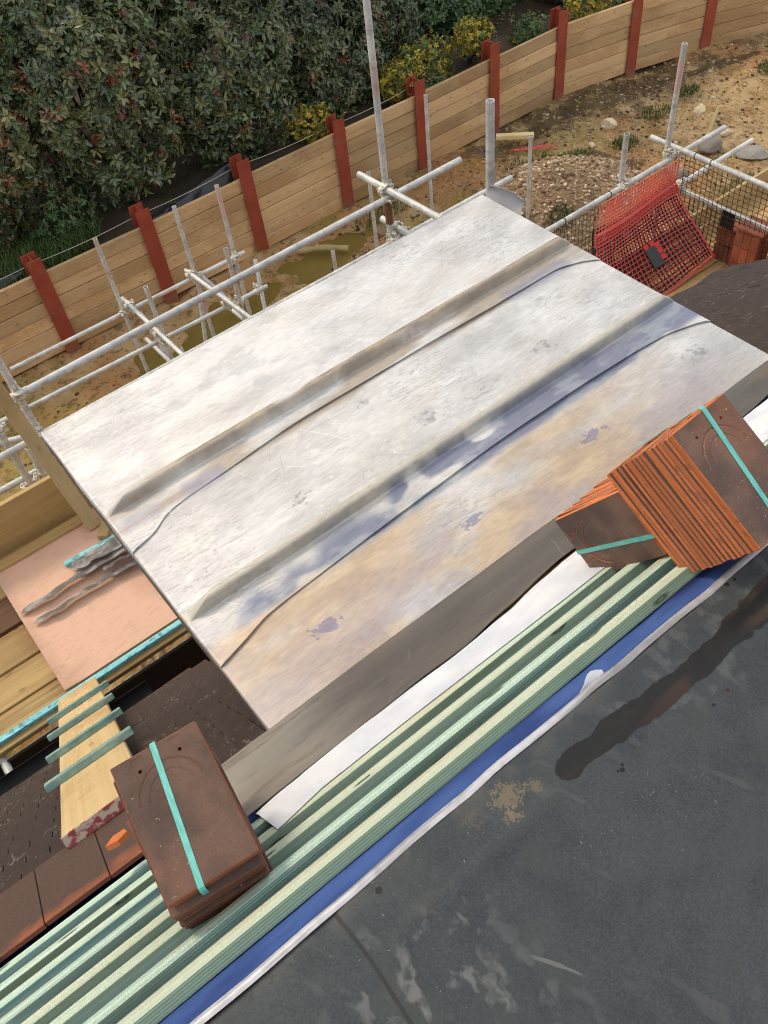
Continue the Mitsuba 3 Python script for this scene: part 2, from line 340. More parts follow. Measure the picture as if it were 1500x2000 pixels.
def ground_col(p, n, uv):
    a = fbm(p.x * .9, p.y * .9, 0., 4)
    b = fbm(p.x * 5, p.y * 5, 2., 4)
    c = mix((.25, .15, .05), (.43, .30, .15), smoothstep(.3, .68, a * .5 + b * .5))
    c = mix(c, (.36, .17, .065), smoothstep(.52, .66, fbm(p.x * 1.4 + 8, p.y * 1.4, 3., 4)) * .6)
    olive = smoothstep(.5, .62, fbm(p.x * .8 + 2, p.y * .8 + 5, 5., 4)) * smoothstep(13, 9, p.x)
    c = mix(c, (.24, .18, .035), olive * .7)
    # leaf litter and damp soil along the fence foot
    lit = smoothstep(9.2, 10.1, p.y + (b - .5) * 1.6 - smoothstep(9, 13, p.x) * -.4) * smoothstep(7.2, 9.4, p.x)
    c = mix(c, (.07, .048, .027), lit * .8 * smoothstep(.35, .6, fbm(p.x * 4, p.y * 4, 7., 3)))
    # dark patches: damp soil, plus shadows by heap and fence painted into the colour
    w = mi.Float(9)
    for (ax, ay, bx, by, r) in ((11.2, 9.95, 12.7, 9.75, .34), (12.7, 9.72, 14.6, 8.9, .10), (9.7, 8.75, 10.3, 8.2, .32), (10.2, 10.05, 11.2, 9.95, .16)):
        L2 = (bx - ax) ** 2 + (by - ay) ** 2
        t = dr.clip(((p.x - ax) * (bx - ax) + (p.y - ay) * (by - ay)) / L2, 0, 1)
        w = dr.minimum(w, dr.sqrt(dr.square(p.x - ax - t * (bx - ax)) + dr.square(p.y - ay - t * (by - ay))) / r)
    c = mix(c, (.055, .036, .016), smoothstep(1.25, .6, w + (b - .5) * 1.6) * .8)
    clod = smoothstep(.62, .72, noise(p.x * 19, p.y * 19, 1.) * .6 + .4 * noise(p.x * 47, p.y * 47, 2.))
    c = mix(c, (.07, .045, .02), clod * .6)
    st = smoothstep(.8, .86, noise(p.x * 26 + 4, p.y * 26, 4.))
    c = mix(c, (.5, .42, .28), st * .5 * smoothstep(5, 11, p.x))
    return c


mat('m_ground', ground_col, lambda p, n, uv: .55 + .35 * fbm(p.x * 2, p.y * 2, 4.), 0., .35, bump=lambda p, n, uv: fbm(p.x * 7, p.y * 7, 0., 5) * .06 + noise(p.x * 30, p.y * 30) * .012, eps=6e-3)
mat('m_puddle', lambda p, n, uv: mix((.12, .09, .018), (.23, .165, .045), fbm(p.x * 2.2, p.y * 2.2, 3., 4)), .22, 0., .4, bump=lambda p, n, uv: fbm(p.x * 6, p.y * 6, 0., 2) * .003, eps=6e-3)
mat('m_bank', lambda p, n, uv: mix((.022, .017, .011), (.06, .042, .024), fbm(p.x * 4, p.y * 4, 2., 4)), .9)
mat('m_gravel_soil', lambda p, n, uv: mix((.20, .125, .065), (.34, .24, .14), fbm(p.x * 9, p.y * 9, p.z * 9, 4)), .85, bump=lambda p, n, uv: fbm(p.x * 22, p.y * 22, p.z * 22, 3) * .05, eps=5e-3)
vc = {'type': 'mesh_attribute', 'name': 'vertex_color'}
mat('m_vc_stone', vc, .8)
mat('m_leaf', vc, .34, 0., .75)
mat('m_leaf_matt', vc, .6, 0., .35)
mat('m_bark', lambda p, n, uv: mix((.03, .022, .015), (.085, .06, .04), fbm(p.x * 14, p.y * 14, p.z * 3, 3)), .9)
mat('m_yellow_wood', lambda p, n, uv: mix((.78, .52, .16), (.86, .74, .48), noise(p.x * 7, p.y * 7, p.z * 20)), .6)
mat('m_stick', lambda p, n, uv: mix((.32, .25, .10), (.48, .40, .2), fbm(p.x * 12, p.y * 12, p.z * 12)), .75)
mat('m_brick', lambda p, n, uv: mix(mix((.27, .075, .042), (.40, .125, .068), fbm(p.x * 9, p.y * 9, p.z * 9, 3)), (.16, .09, .07), smoothstep(.55, .7, fbm(p.x * 17, p.y * 17, p.z * 17, 3)) * .6) * (.8 + .4 * cell_rand(dr.floor(uv.y / 8), 4)), .8)

# ------------------------------------------------------------------ geometry helpers
NAMES = {}


def key(name):
    """a key that is free: name, name_001, ..."""
    k = NAMES.get(name, 0)
    NAMES[name] = k + 1
    return name if k == 0 else f'{name}_{k:03d}'


def obj(name, geo, bsdf, smooth=False, uv=None, color=None, stuff=False, label=None):
    k = key(name)
    if isinstance(geo, tuple) and len(geo) == 3:
        geo, uv = (geo[0], geo[1]), geo[2]
    if not isinstance(smooth, bool):
        uv = None
    scene[k] = mikit.ply(geo, bsdf, smooth=smooth, uv=uv, color=color)
    if stuff or label:
        labels[k] = {**({'kind': 'stuff'} if stuff else {}), **({'label': label} if label else {})}
    return k


def tag(k, label, cat, group=None, kind=None):
    labels[k] = {**labels.get(k, {}), 'label': label, 'category': cat, **({'group': group} if group else {}), **({'kind': kind} if kind else {})}
    return k


PID = [0]


def box(l, w, h, b=.002, side=0., pid=None):
    """bevelled box centred at the origin: (vertices, triangles, uv); uv in metres along l, each piece its own number in v"""
    if pid is None:
        PID[0] += 1
        pid = PID[0]
    hl, hw, hh = l / 2, w / 2, h / 2
    b = min(b, .45 * min(l, w, h))
    V, UV, idx = [], [], {}
    for sx in (-1, 1):
        for sy in (-1, 1):
            for sz in (-1, 1):
                for ax in range(3):
                    p = [sx * hl, sy * hw, sz * hh]
                    for o in range(3):
                        if o != ax:
                            p[o] -= (sx, sy, sz)[o] * b
                    idx[sx, sy, sz, ax] = len(V)
                    V.append(p)
                    if ax == 2:
                        u, v = p[0] + hl, p[1] + hw + (0 if sz > 0 else .31)
                    elif ax == 1:
                        u, v = p[0] + hl + side, p[2] + hh + 1.1 + sy * .2
                    else:
                        u, v = p[2] * .3 + side, p[1] + hw + 2.1
                    UV.append((u, v + 8 * pid + 1))
    F = []
    s = (-1, 1)

    def quad(a, b_, c, d):
        n = np.cross(np.subtract(V[b_], V[a]), np.subtract(V[c], V[a]))
        m = np.mean([V[a], V[b_], V[c], V[d]], 0)
        q = [a, b_, c, d] if n @ m > 0 else [a, d, c, b_]
        F.extend([[q[0], q[1], q[2]], [q[0], q[2], q[3]]])
    for ax in range(3):
        o1, o2 = [o for o in range(3) if o != ax]
        for sg in s:
            c = []
            for (u, v) in ((-1, -1), (1, -1), (1, 1), (-1, 1)):
                t = [0, 0, 0]
                t[ax], t[o1], t[o2] = sg, u, v
                c.append(idx[(*t, ax)])
            quad(*c)
    for ax in range(3):
        o1, o2 = [o for o in range(3) if o != ax]
        for s1 in s:
            for s2 in s:
                t = [0, 0, 0]
                t[o1], t[o2] = s1, s2
                t[ax] = -1
                a1, a2 = idx[(*t, o1)], idx[(*t, o2)]
                t[ax] = 1
                quad(a1, a2, idx[(*t, o2)], idx[(*t, o1)])
    for sx in s:
        for sy in s:
            for sz in s:
                a, b_, c = (idx[sx, sy, sz, k] for k in range(3))
                n = np.cross(np.subtract(V[b_], V[a]), np.subtract(V[c], V[a]))
                F.append([a, b_, c] if n @ np.array([sx, sy, sz]) > 0 else [a, c, b_])
    return np.array(V), np.array(F), np.array(UV)


def frame(x, z=None, y=None):
    """rotation whose columns are x, y, z; x exact"""
    x = np.asarray(x, float) / np.linalg.norm(x)
    if z is not None:
        z = np.asarray(z, float)
        y = np.cross(z, x)
        y /= np.linalg.norm(y)
        z = np.cross(x, y)
    else:
        y = np.asarray(y, float)
        z = np.cross(x, y)
        z /= np.linalg.norm(z)
        y = np.cross(z, x)
    return np.stack([x, y, z], 1)


def put(g, R=None, t=(0, 0, 0)):
    v = g[0] if R is None else g[0] @ np.asarray(R).T
    return (v + np.asarray(t), *g[1:])


def join(*gs):
    gs = [g for g in gs if g is not None]
    V, F, U, n = [], [], [], 0
    for g in gs:
        V.append(g[0]); F.append(np.asarray(g[1]) + n); n += len(g[0])
        U.append(g[2] if len(g) > 2 else np.zeros((len(g[0]), 2)))
    return np.vstack(V), np.vstack(F), np.vstack(U)


def rotx(a):
    c, s = math.cos(a), math.sin(a)
    return np.array([[1, 0, 0], [0, c, -s], [0, s, c]])


def roty(a):
    c, s = math.cos(a), math.sin(a)
    return np.array([[c, 0, s], [0, 1, 0], [-s, 0, c]])


def rotz(a):
    c, s = math.cos(a), math.sin(a)
    return np.array([[c, -s, 0], [s, c, 0], [0, 0, 1]])


def tube(p0, p1, r=.02415, ri=.0202, n=18):
    """hollow scaffold tube with real ends"""
    p0, p1 = np.asarray(p0, float), np.asarray(p1, float)
    d = p1 - p0
    L = np.linalg.norm(d)
    R = frame(d, z=(0, 0, 1) if abs(d[2]) < .9 * L else (0, 1, 0))
    a = np.arange(n) * 2 * np.pi / n
    c = np.stack([np.zeros(n), np.cos(a), np.sin(a)], 1)
    e = np.array([L, 0, 0])
    rings = [c * ri + e * .0 + [.12 if L > .3 else L * .3, 0, 0], c * ri, c * r, c * r + e, c * ri + e, c * ri + e - [.12 if L > .3 else L * .3, 0, 0]]
    V = np.vstack(rings)
    F = []
    for k in range(5):
        for i in range(n):
            j = (i + 1) % n
            F += [[k * n + i, k * n + j, (k + 1) * n + j], [k * n + i, (k + 1) * n + j, (k + 1) * n + i]]
    F = np.array(F)[:, ::-1]
    # plugs inside so that nobody looks right through
    V = V @ R.T + p0
    return V, F


def rod(p0, p1, r, n=10):
    p0, p1 = np.asarray(p0, float), np.asarray(p1, float)
    d = p1 - p0
    m = trimesh.creation.cylinder(r, np.linalg.norm(d), sections=n)
    R = frame(d, z=(0, 0, 1) if abs(d[2]) < .9 * np.linalg.norm(d) else (0, 1, 0))
    v = m.vertices[:, [2, 0, 1]]
    return v @ R.T + (p0 + p1) / 2, m.faces.copy()


def path_tube(P, r, n=8):
    P = np.asarray(P, float)
    t = np.gradient(P, axis=0)
    t /= np.linalg.norm(t, axis=1, keepdims=True)
    a = np.cross(t, np.where(np.abs(t[:, 2:]) < .9, [[0, 0, 1.]], [[1., 0, 0]]))
    a /= np.linalg.norm(a, axis=1, keepdims=True)
    b = np.cross(t, a)
    th = np.arange(n) * 2 * np.pi / n
    r = np.broadcast_to(r, (len(P),))
    V = P[:, None] + r[:, None, None] * (np.cos(th)[None, :, None] * a[:, None] + np.sin(th)[None, :, None] * b[:, None])
    F = []
    for i in range(len(P) - 1):
        for j in range(n):
            k = (j + 1) % n
            F += [[i * n + j, i * n + k, (i + 1) * n + k], [i * n + j, (i + 1) * n + k, (i + 1) * n + j]]
    for i, o in ((0, 1), (len(P) - 1, -1)):
        for j in range(1, n - 1):
            F.append([i * n, i * n + j, i * n + j + 1][::o])
    return V.reshape(-1, 3), np.array(F)


def grid(X, Y, Z, uv=None):
    """a sheet from three (rows, cols) arrays"""
    r, c = X.shape
    i = np.arange(r * c).reshape(r, c)
    q = np.stack([i[:-1, :-1], i[:-1, 1:], i[1:, 1:], i[1:, :-1]], -1).reshape(-1, 4)
    return np.stack([X, Y, Z], -1).reshape(-1, 3), np.vstack([q[:, [0, 1, 2]], q[:, [0, 2, 3]]])


def thick(g, t, n=None):
    """closes a sheet into a slab of thickness t along -n (or vertex normals)"""
    m = trimesh.Trimesh(g[0], g[1], process=False)
    nn = np.asarray(m.vertex_normals) if n is None else np.asarray(n, float)
    V = np.vstack([g[0], g[0] - nn * t])
    k = len(g[0])
    F = [g[1], np.asarray(g[1])[:, ::-1] + k]
    e = np.sort(m.edges, axis=1)
    u, idx, cnt = np.unique(e, axis=0, return_index=True, return_counts=True)
    b = m.edges[idx[cnt == 1]]
    F.append(np.stack([b[:, 1], b[:, 0], b[:, 0] + k], 1))
    F.append(np.stack([b[:, 1], b[:, 0] + k, b[:, 1] + k], 1))
    return V, np.vstack(F)


def facet_uv(v, f, side=50., pid=None):
    """unwelds a mesh lying in the xy plane and gives faces that are not +-z the side mark of the tile materials"""
    if pid is None:
        PID[0] += 1
        pid = PID[0]
    V = v[f].reshape(-1, 3)
    n = np.cross(v[f[:, 1]] - v[f[:, 0]], v[f[:, 2]] - v[f[:, 0]])
    n /= np.linalg.norm(n, axis=1, keepdims=True) + 1e-12
    s = np.repeat(np.abs(n[:, 2]) < .8, 3)
    uv = V[:, :2] + .5
    uv = uv + np.stack([np.where(s, side, 0), np.full(len(V), 8 * pid + 1.)], 1)
    return V, np.arange(len(V)).reshape(-1, 3), uv


# roof slope frame: x along the eaves, s down the slope, n out of it; the origin is the upper edge of the top batten
PITCH = math.radians(50)
S0 = np.array([0, .491, 5.98])
ES, EN = np.array([0, math.cos(PITCH), -math.sin(PITCH)]), np.array([0, math.sin(PITCH), math.cos(PITCH)])
RS = np.stack([[1, 0, 0], ES, -EN], 1)        # right-handed: x, down the slope, into the roof
RSN = np.stack([[1, 0, 0], -ES, EN], 1)       # x, up the slope, out of the roof


def slope(x, s, n=0.):
    return S0 + np.array([x, 0, 0]) + ES * s + EN * n


# ------------------------------------------------------------------ ground, bank behind the fence, puddles
FENCE = [(-3.2, 10.42), (-1.2, 10.40), (.35, 10.40), (1.88, 10.40), (3.43, 10.37), (5.02, 10.38), (6.64, 10.40), (8.15, 10.38), (9.72, 10.41), (11.23, 10.42), (12.74, 10.15), (14.23, 9.74), (15.65, 9.2)]


def axis(lo, hi, step, far):
    a = np.arange(lo, hi + 1e-6, step)
    k = np.cumsum(step * 1.35 ** np.arange(1, 40))
    k = k[k < far]
    return np.concatenate([lo - k[::-1], a, hi + k])


def ground_z(x, y):
    z = (nfbm(np.stack([x * .7, y * .7, 0 * x], -1), 4, 1) - .5) * .34 + (nfbm(np.stack([x * 3.1, y * 3.1, 0 * x], -1), 3, 2) - .5) * .10
    z = z * np.clip((x + 40) / 30, .2, 1)
    for (cx, cy, rx, ry, d) in ((5.6, 9.75, 1.35, .52, .17), (3.2, 9.3, 1.3, .9, .13), (1.9, 8.1, .8, .5, .08)):
        z -= d * np.exp(-(((x - cx) / rx) ** 2 + ((y - cy) / ry) ** 2) ** 1.5)
    return z


gx, gy = np.meshgrid(axis(-1, 16, .075, 400), axis(4.5, 10.5, .075, 400))
obj('ground', grid(gx, gy, ground_z(gx, gy)), 'm_ground', smooth=True)
tag('ground', 'muddy yellow brown clay of the building site below the roof', 'ground', kind='structure')
for cx, cy, rx, ry, seed in ((5.6, 9.75, 1.45, .60, 3), (3.2, 9.3, 1.4, .95, 5)):
    a = np.linspace(0, 2 * np.pi, 60)[:, None]
    rr = np.linspace(0, 1, 6)[None, :]
    X, Y = cx + rx * rr * np.cos(a), cy + ry * rr * np.sin(a)
    k = obj('puddle', grid(X, Y, 0 * X - .085), 'm_puddle', smooth=True)
    tag(k, 'shallow murky green brown puddle at the foot of the timber fence, ' + ('right one under the short log' if cx > 4 else 'left one beyond the near guard rail'), 'puddle', kind='structure')


def fence_y(x):
    return np.interp(x, [p[0] for p in FENCE], [p[1] for p in FENCE])


bx, bt = np.meshgrid(axis(-3, 17, .2, 300), np.concatenate([np.linspace(.13, 8, 50), 8 + np.cumsum(.3 * 1.35 ** np.arange(20))]))
bz = 1.02 + (nfbm(np.stack([bx * 1.3, bt * 1.3, 0 * bx], -1), 4, 5) - .5) * .4 - .35 * np.clip((bx - 7) / 4, 0, 1) * np.clip(bt / 2, 0, 1)
bz = np.where(bt < .2, bz - .4, bz)
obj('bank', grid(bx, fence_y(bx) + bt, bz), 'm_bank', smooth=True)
tag('bank', 'dark soil bank retained behind the timber fence under the shrubs', 'bank', kind='structure')

# ------------------------------------------------------------------ the house: walls, pitched roof, flat crown
H = 'house'
tag(H, 'house roof under construction with lead covered flat dormer and grey flat top', 'house')
wall_top = 3.0
obj(H + '__wall', put(box(14, 7.8, wall_top, .01), None, (1.5, -1.75, wall_top / 2)), 'm_wall')
# crown roof: membrane sheet with a lap, turned down at the edge over a white trim
CX0, CX1, CY = -2.2, 5.2, .425
cy = np.concatenate([np.linspace(-5.5, -.4, 12), np.linspace(-.35, CY - .008, 60)])
cx = np.concatenate([np.linspace(CX0, -.4, 10), np.linspace(-.38, 1.5, 120), np.linspace(1.6, CX1, 14)])
X, Y = np.meshgrid(cx, cy)
Z = 6.0 + (nfbm(np.stack([X * 3, Y * 3, 0 * X], -1), 3, 3) - .5) * .006
lapx = .069 + .003 * np.sin(Y * 23)
Z += .0035 * (1 / (1 + np.exp(-(X - lapx) / .0012)))
Z += .004 * np.exp(-((Y - .322 - .012 * X) / .008) ** 2) * (X > .1)
Z -= np.where(Y > CY - .05, ((Y - (CY - .05)) / .05) ** 2 * .003, 0)
YY = Y + np.where(Y > CY - .02, .0025 * np.sin(X * 5) + .0008 * np.sin(X * 31 + 1), 0)
g = thick(grid(X, YY, Z), .006)
obj(H + '__crown_roof', g, 'm_crown', smooth=35, label='grey flat roof membrane with a dark wet streak')
# white bead under the membrane's edge
xs = np.linspace(CX0, CX1, 260)
wob = .0025 * np.sin(xs * 5) + .0008 * np.sin(xs * 31 + 1)
prof = np.array([(-.007, .0032), (-.002, .0048), (.003, .0040), (.0075, -.0005), (.0100, -.008), (.0105, -.016)])
Xb = np.repeat(xs[None], len(prof), 0)
nb = nnoise(np.stack([xs * 17, 0 * xs, 0 * xs], 1)) - .5
Yb = CY + wob[None] + prof[:, :1] + nb[None] * .002
Zb = 6.0 + prof[:, 1:] + nb[None] * .0015
obj(H + '__edge_trim', thick(grid(Xb, Yb, Zb), .0015), 'm_edge_white', smooth=50, label='white trim along the edge of the grey flat roof')
# torn scrap of the white trim on the blue membrane
a = np.linspace(0, 1, 14)
P = slope(0, 0)[None] + 0
sx = .618 + .062 * a
scr = [np.stack([sx, .436 + .016 * np.sin(a * 2.4) ** 2 * j + .001 * np.sin(a * 40) + 0 * a, 5.985 + .006 * j * np.sin(a * 3.1) + 0 * a], 1) for j in (0, .5, 1)]
scr = np.array(scr)
obj(H + '__trim_scrap', thick(grid(scr[..., 0], scr[..., 1], scr[..., 2] + .006), .0015), 'm_paper', smooth=True)
obj(H + '__roof_core', put(box(12, 5.8, 2.6, .02), None, (1.5, -2.6, 4.6)), 'm_black')

# membrane on the slope
ms = np.concatenate([np.linspace(-.052, .06, 14), np.linspace(.1, 1.05, 20), np.linspace(1.2, 3.4, 10)])
X, Sg = np.meshgrid(np.linspace(-2.2, 5.4, 260), ms)
N = -.026 - .012 * np.clip(-Sg / .05, 0, 1) + (nfbm(np.stack([X * 6, Sg * 20, 0 * X], -1), 3, 7) - .5) * .006 * (Sg < .1)
Pm = S0 + X[..., None] * np.array([1., 0, 0]) + Sg[..., None] * ES + N[..., None] * EN
obj(H + '__slope_membrane', grid(Pm[..., 0], Pm[..., 1], Pm[..., 2]), 'm_membrane', smooth=True, label='blue roofing membrane on the pitched slope')

# tiling battens
BW, BT = .042, .025
for i in range(8):
    x0, x1 = (-1.9, 3.3) if i < 4 else (-1.9, .02 + .02 * (i % 2))
    if i == 4:
        x1 = .2
    R = RSN @ rotz(.0008 * (-1) ** i)
    for (q0, q1) in ((x0, x1),):
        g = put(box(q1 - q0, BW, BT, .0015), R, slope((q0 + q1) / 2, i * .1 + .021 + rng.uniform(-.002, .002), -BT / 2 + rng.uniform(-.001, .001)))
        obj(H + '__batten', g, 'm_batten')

# laid plain tiles: each course laps the two below it
TW, TL, TT = .165, .265, .0125
laid, extra = [], []
tilt = math.asin(.021 / TL)


def laid_tile(xc, s, dn=0., wing=None):
    jit = rng.uniform(-.0015, .0015, 3)
    kick = .17 if s < .81 else 0.
    R = RSN @ rotx(-(tilt + kick) + rng.uniform(-.004, .004)) @ rotz(rng.uniform(-.003, .003)) @ roty(rng.uniform(-.003, .003))
    return put(box(TW - .0015 - rng.uniform(0, .001), TL, TT, .0012, side=50.), R, slope(xc, s + TL / 2 - .01 + jit[0] * 2, .012 + jit[1] + dn + kick * TL * .5))


cand = []
for c in range(24):
    s = .80 + c * .1
    for k in range(-9, 2):
        xc = .155 - .0825 * (c % 2) + k * TW
        if xc - TW / 2 > .50 or xc < -1.1:
            continue
        if s < .95 and xc > .1:
            continue
        cand.append((xc, s, 0))


def bell(x, s):
    """the courses right of the dormer sweep up and out towards the eaves"""
    w = np.clip((x - 3.3) / 1.2, 0, 1); w = w * w * (3 - 2 * w)
    q = np.clip((x - 4.90) / .32, 0, 1)
    t = np.clip((s - 2.2) / 1.17, 0, 1.2)
    return w * (1 - q * q * (3 - 2 * q)) * .27 * t * t * (1 + .08 * np.sin(x * 9))


for c in range(24):
    s = .80 + c * .1
    for k in range(22):
        xc = 2.53 + .0825 * (c % 2) + k * TW
        if s < 1.0 + .0 * k:
            continue
        cand.append((xc, s, 1))
right = [q for q in cand if q[2]]
left = [q for q in cand if not q[2]]
right.sort(key=lambda q: abs(q[0] - 3.3) * .6 + abs(q[1] - 2.0))
parts_n = 0
room = 298 - len(left)


def right_tile(xc, s):
    g = laid_tile(xc, s)
    v = g[0]
    ss = (v - S0) @ ES
    nn = bell(v[:, 0], ss)
    return (v + nn[:, None] * np.array([0, 1., .12]), *g[1:])


for i, (xc, s, side) in enumerate(left):
    obj(H + '__roof_tile', laid_tile(xc, s), 'm_tile_head' if s < .81 else 'm_tile_laid')
for i, (xc, s, side) in enumerate(right):
    g = right_tile(xc, s)
    if i < room:
        obj(H + '__roof_tile', g, 'm_tile_laid')
    else:
        extra.append(g)
obj(H + '__far_roof_tiles', join(*extra), 'm_tile_laid', stuff=True)
# black trough and board added to stand for the dark shade at the eaves
for x0, x1 in ((-2.2, .1), (2.4, 4.4)):
    a = np.linspace(np.pi, 2 * np.pi, 13)
    xs = np.array([x0, x1])
    gy_, gz_ = 2.78 + .06 * np.cos(a), 3.31 + .06 * np.sin(a)
    X, Yg = np.meshgrid(xs, gy_)
    obj(H + '__added_gutter', thick(grid(X, Yg, np.repeat(gz_[:, None], 2, 1)), .003), 'm_black', smooth=40)
    obj(H + '__fascia', put(box(x1 - x0, .02, .2, .002), None, ((x0 + x1) / 2, 2.70, 3.22)), 'm_black')

# ------------------------------------------------------------------ dormer with its lead roof
DX0, DX1, DY0, DY1, DZ = .24, 2.41, 1.06, 2.655, 5.255
obj(H + '__dormer_wall', put(box(DX1 - DX0 - .76, DY1 - 1.15, 2.5, .004), None, ((DX0 + DX1) / 2, (DY1 + .72) / 2 - .14, DZ - .12 - 1.25)), 'm_cladding', label='dark cladding on the cheeks of the dormer')
obj(H + '__dormer_deck', put(box(DX1 - DX0 - .012, DY1 - DY0 - .012, .09, .003), None, ((DX0 + DX1) / 2, (DY0 + DY1) / 2, DZ - .054)), 'm_cladding')


obj(H + '__fascia', put(box(.012, DY1 - DY0 - .02, .115, .003), None, (DX0 + .010, (DY0 + DY1) / 2, DZ - .075)), 'm_cladding', label='dark fascia under the left edge of the dormer roof')


def roll_z(y, y0, r=.021):
    """a wood-cored roll: round top, its near side dropping steeply"""
    d = (y - y0) / r
    core = np.clip(1 - np.abs((d + .08) / 1.12) ** 3.2, 0, 1) ** .55 * .040
    foot = .0022 * np.exp(-((np.abs(d) - 1.2) / .22) ** 2)
    crease = -.0035 * np.exp(-((d - .98) / .07) ** 2)
    return np.maximum(core, 0) + foot * (np.abs(d) > 1.1) + crease


def lead_sheet(name, ya, yb_fn, y_far_down, rolls, zoff, label, left_drop=.032):
    """ya: far edge, yb_fn(x): near edge"""
    # across: over the left drip, over the top, over the right drip
    rr = .007
    th = np.linspace(0, np.pi / 2, 5)
    left = [(DX0 + rr - rr * math.sin(t), -rr + rr * math.cos(t)) for t in th]
    lx = [(DX0, -q) for q in np.linspace(left_drop, .012, 5)] + left[::-1]
    rx = [(DX1 - rr + rr * math.sin(t), -rr + rr * math.cos(t)) for t in th] + [(DX1, -q) for q in np.linspace(.02, .11, 5)]
    mid = [(x, 0.) for x in np.concatenate([np.linspace(DX0 + .012, DX0 + .14, 16), np.linspace(DX0 + .16, DX1 - .14, 110), np.linspace(DX1 - .125, DX1 - .012, 12)])]
    A = np.array(lx + mid + rx)
    fine = []
    for r0 in rolls:
        fine += list(np.linspace(r0 - .04, r0 + .04, 33))
    lo = min(float(np.min(yb_fn(A[:, 0]))), ya)
    base = np.linspace(0, 1, 46)
    yb = yb_fn(A[:, 0])
    rows = []
    if rolls:
        r0 = rolls[0]
        near = np.linspace(0, 1, 14)
        for t in near[:-1]:
            rows.append(('n', t))
        for f in np.linspace(-.036, .036, 43):
            rows.append(('r', f))
        for t in np.linspace(0, 1, 24)[1:]:
            rows.append(('f', t))
    else:
        r0 = None
        for t in base:
            rows.append(('a', t))
    Y = np.zeros((len(rows), len(A)))
    for i, (k, t) in enumerate(rows):
        if k == 'a':
            Y[i] = yb + (ya - yb) * t
        elif k == 'n':
            Y[i] = yb + (r0 - .036 - yb) * t
        elif k == 'r':
            Y[i] = r0 + t
        else:
            Y[i] = r0 + .036 + (ya - r0 - .036) * t
    X = np.repeat(A[None, :, 0], len(rows), 0)
    Z = np.repeat(A[None, :, 1], len(rows), 0)
    P = np.stack([X, Y, 0 * X], -1)
    top = np.clip((X - DX0) / .02, 0, 1) * np.clip((DX1 - X) / .02, 0, 1)
    Z = Z + top * ((nfbm(P * np.array([2.2, 3.5, 1]), 3, 4 + len(name)) - .5) * .010 + (nfbm(P * np.array([11, 14, 1]), 2, 9) - .5) * .0022)
    if r0 is not None:
        # bossed ends: the left one is splayed and cut on the slant
        slant = DX0 + .035 + np.clip((Y - r0 + .02) / .04, 0, 1) * .055
        tap = np.clip((X - DX0 - .012) / (slant - DX0 + .02), 0, 1) ** 1.0
        tapr = np.clip((DX1 - .004 - X) / .05, 0, 1)
        Z = Z + roll_z(Y, r0) * np.minimum(1, tap) * tapr ** .7
        # free edge of the splash lap stands a little off the sheet below
        lift = np.exp(-((Y - yb[None]) / .010) ** 2)
        Z = Z + top * lift * (.0030 + .002 * np.sin(X * 8)[...])
    X = X + np.where(A[None, :, 1] < -.01, (nfbm(np.stack([Y * 7, Z * 12, 0 * X], -1), 2, 6) - .5) * .008, 0)
    g = thick(grid(X, Y, Z + DZ + zoff), .0022)
    # far edge turned down as a drip
    obj(H + '__lead_sheet', g, 'm_lead', smooth=38, label=label)
    if y_far_down:
        xs = np.linspace(DX0, DX1, 60)
        zz = DZ + zoff - np.linspace(0, .12, 5)
        X2, Z2 = np.meshgrid(xs, zz)
        obj(H + '__lead_sheet', thick(grid(X2, 0 * X2 + ya + .001 + .003 * np.sin(X2 * 7), Z2 - .001), .002), 'm_lead', smooth=40)


L1 = [(.20, 1.915), (.246, 1.925), (.329, 1.947), (.409, 1.990), (.488, 2.006), (.627, 2.017), (1.01, 2.043), (1.482, 2.042), (1.883, 2.030), (2.218, 2.029), (2.331, 1.997), (2.412, 1.948), (2.45, 1.93)]
L2 = [(.20, 1.375), (.246, 1.384), (.324, 1.405), (.455, 1.441), (.594, 1.452), (1.015, 1.474), (1.48, 1.491), (1.977, 1.485), (2.229, 1.467), (2.337, 1.438), (2.418, 1.404), (2.45, 1.39)]
from scipy.interpolate import PchipInterpolator
f1, f2 = PchipInterpolator(*np.array(L1).T), PchipInterpolator(*np.array(L2).T)
lead_sheet('a', DY1, f1, True, [2.138], .0065, 'farthest lead sheet of the dormer roof, nearly white in the glare')
lead_sheet('bb', 2.10, f2, False, [1.600], .0005, 'middle lead sheet of the dormer roof with blue tarnish beside its roll')
lead_sheet('ccc', 1.56, lambda x: 0 * x + DY0 + .006, False, [], -.0055, 'nearest lead sheet of the dormer roof with brown and purple tarnish')
# lead tongue standing up at the far right corner
u, v = np.meshgrid(np.linspace(0, 1, 9), np.linspace(0, 1, 7))
X = DX1 + .004 + .03 * np.sin(v * 2) + .012 * u
Y = 2.640 - .21 * u + .012 * np.sin(v * 3)
Z = DZ - .01 + v * (.050 + .022 * u) - .012 * (u > .85) * v + .006 * np.sin(u * 4) * v
obj(H + '__lead_tongue', thick(grid(X, Y, Z), .0022), 'm_lead_grey', smooth=40, label='bent lead tongue standing up at the far corner of the dormer roof')

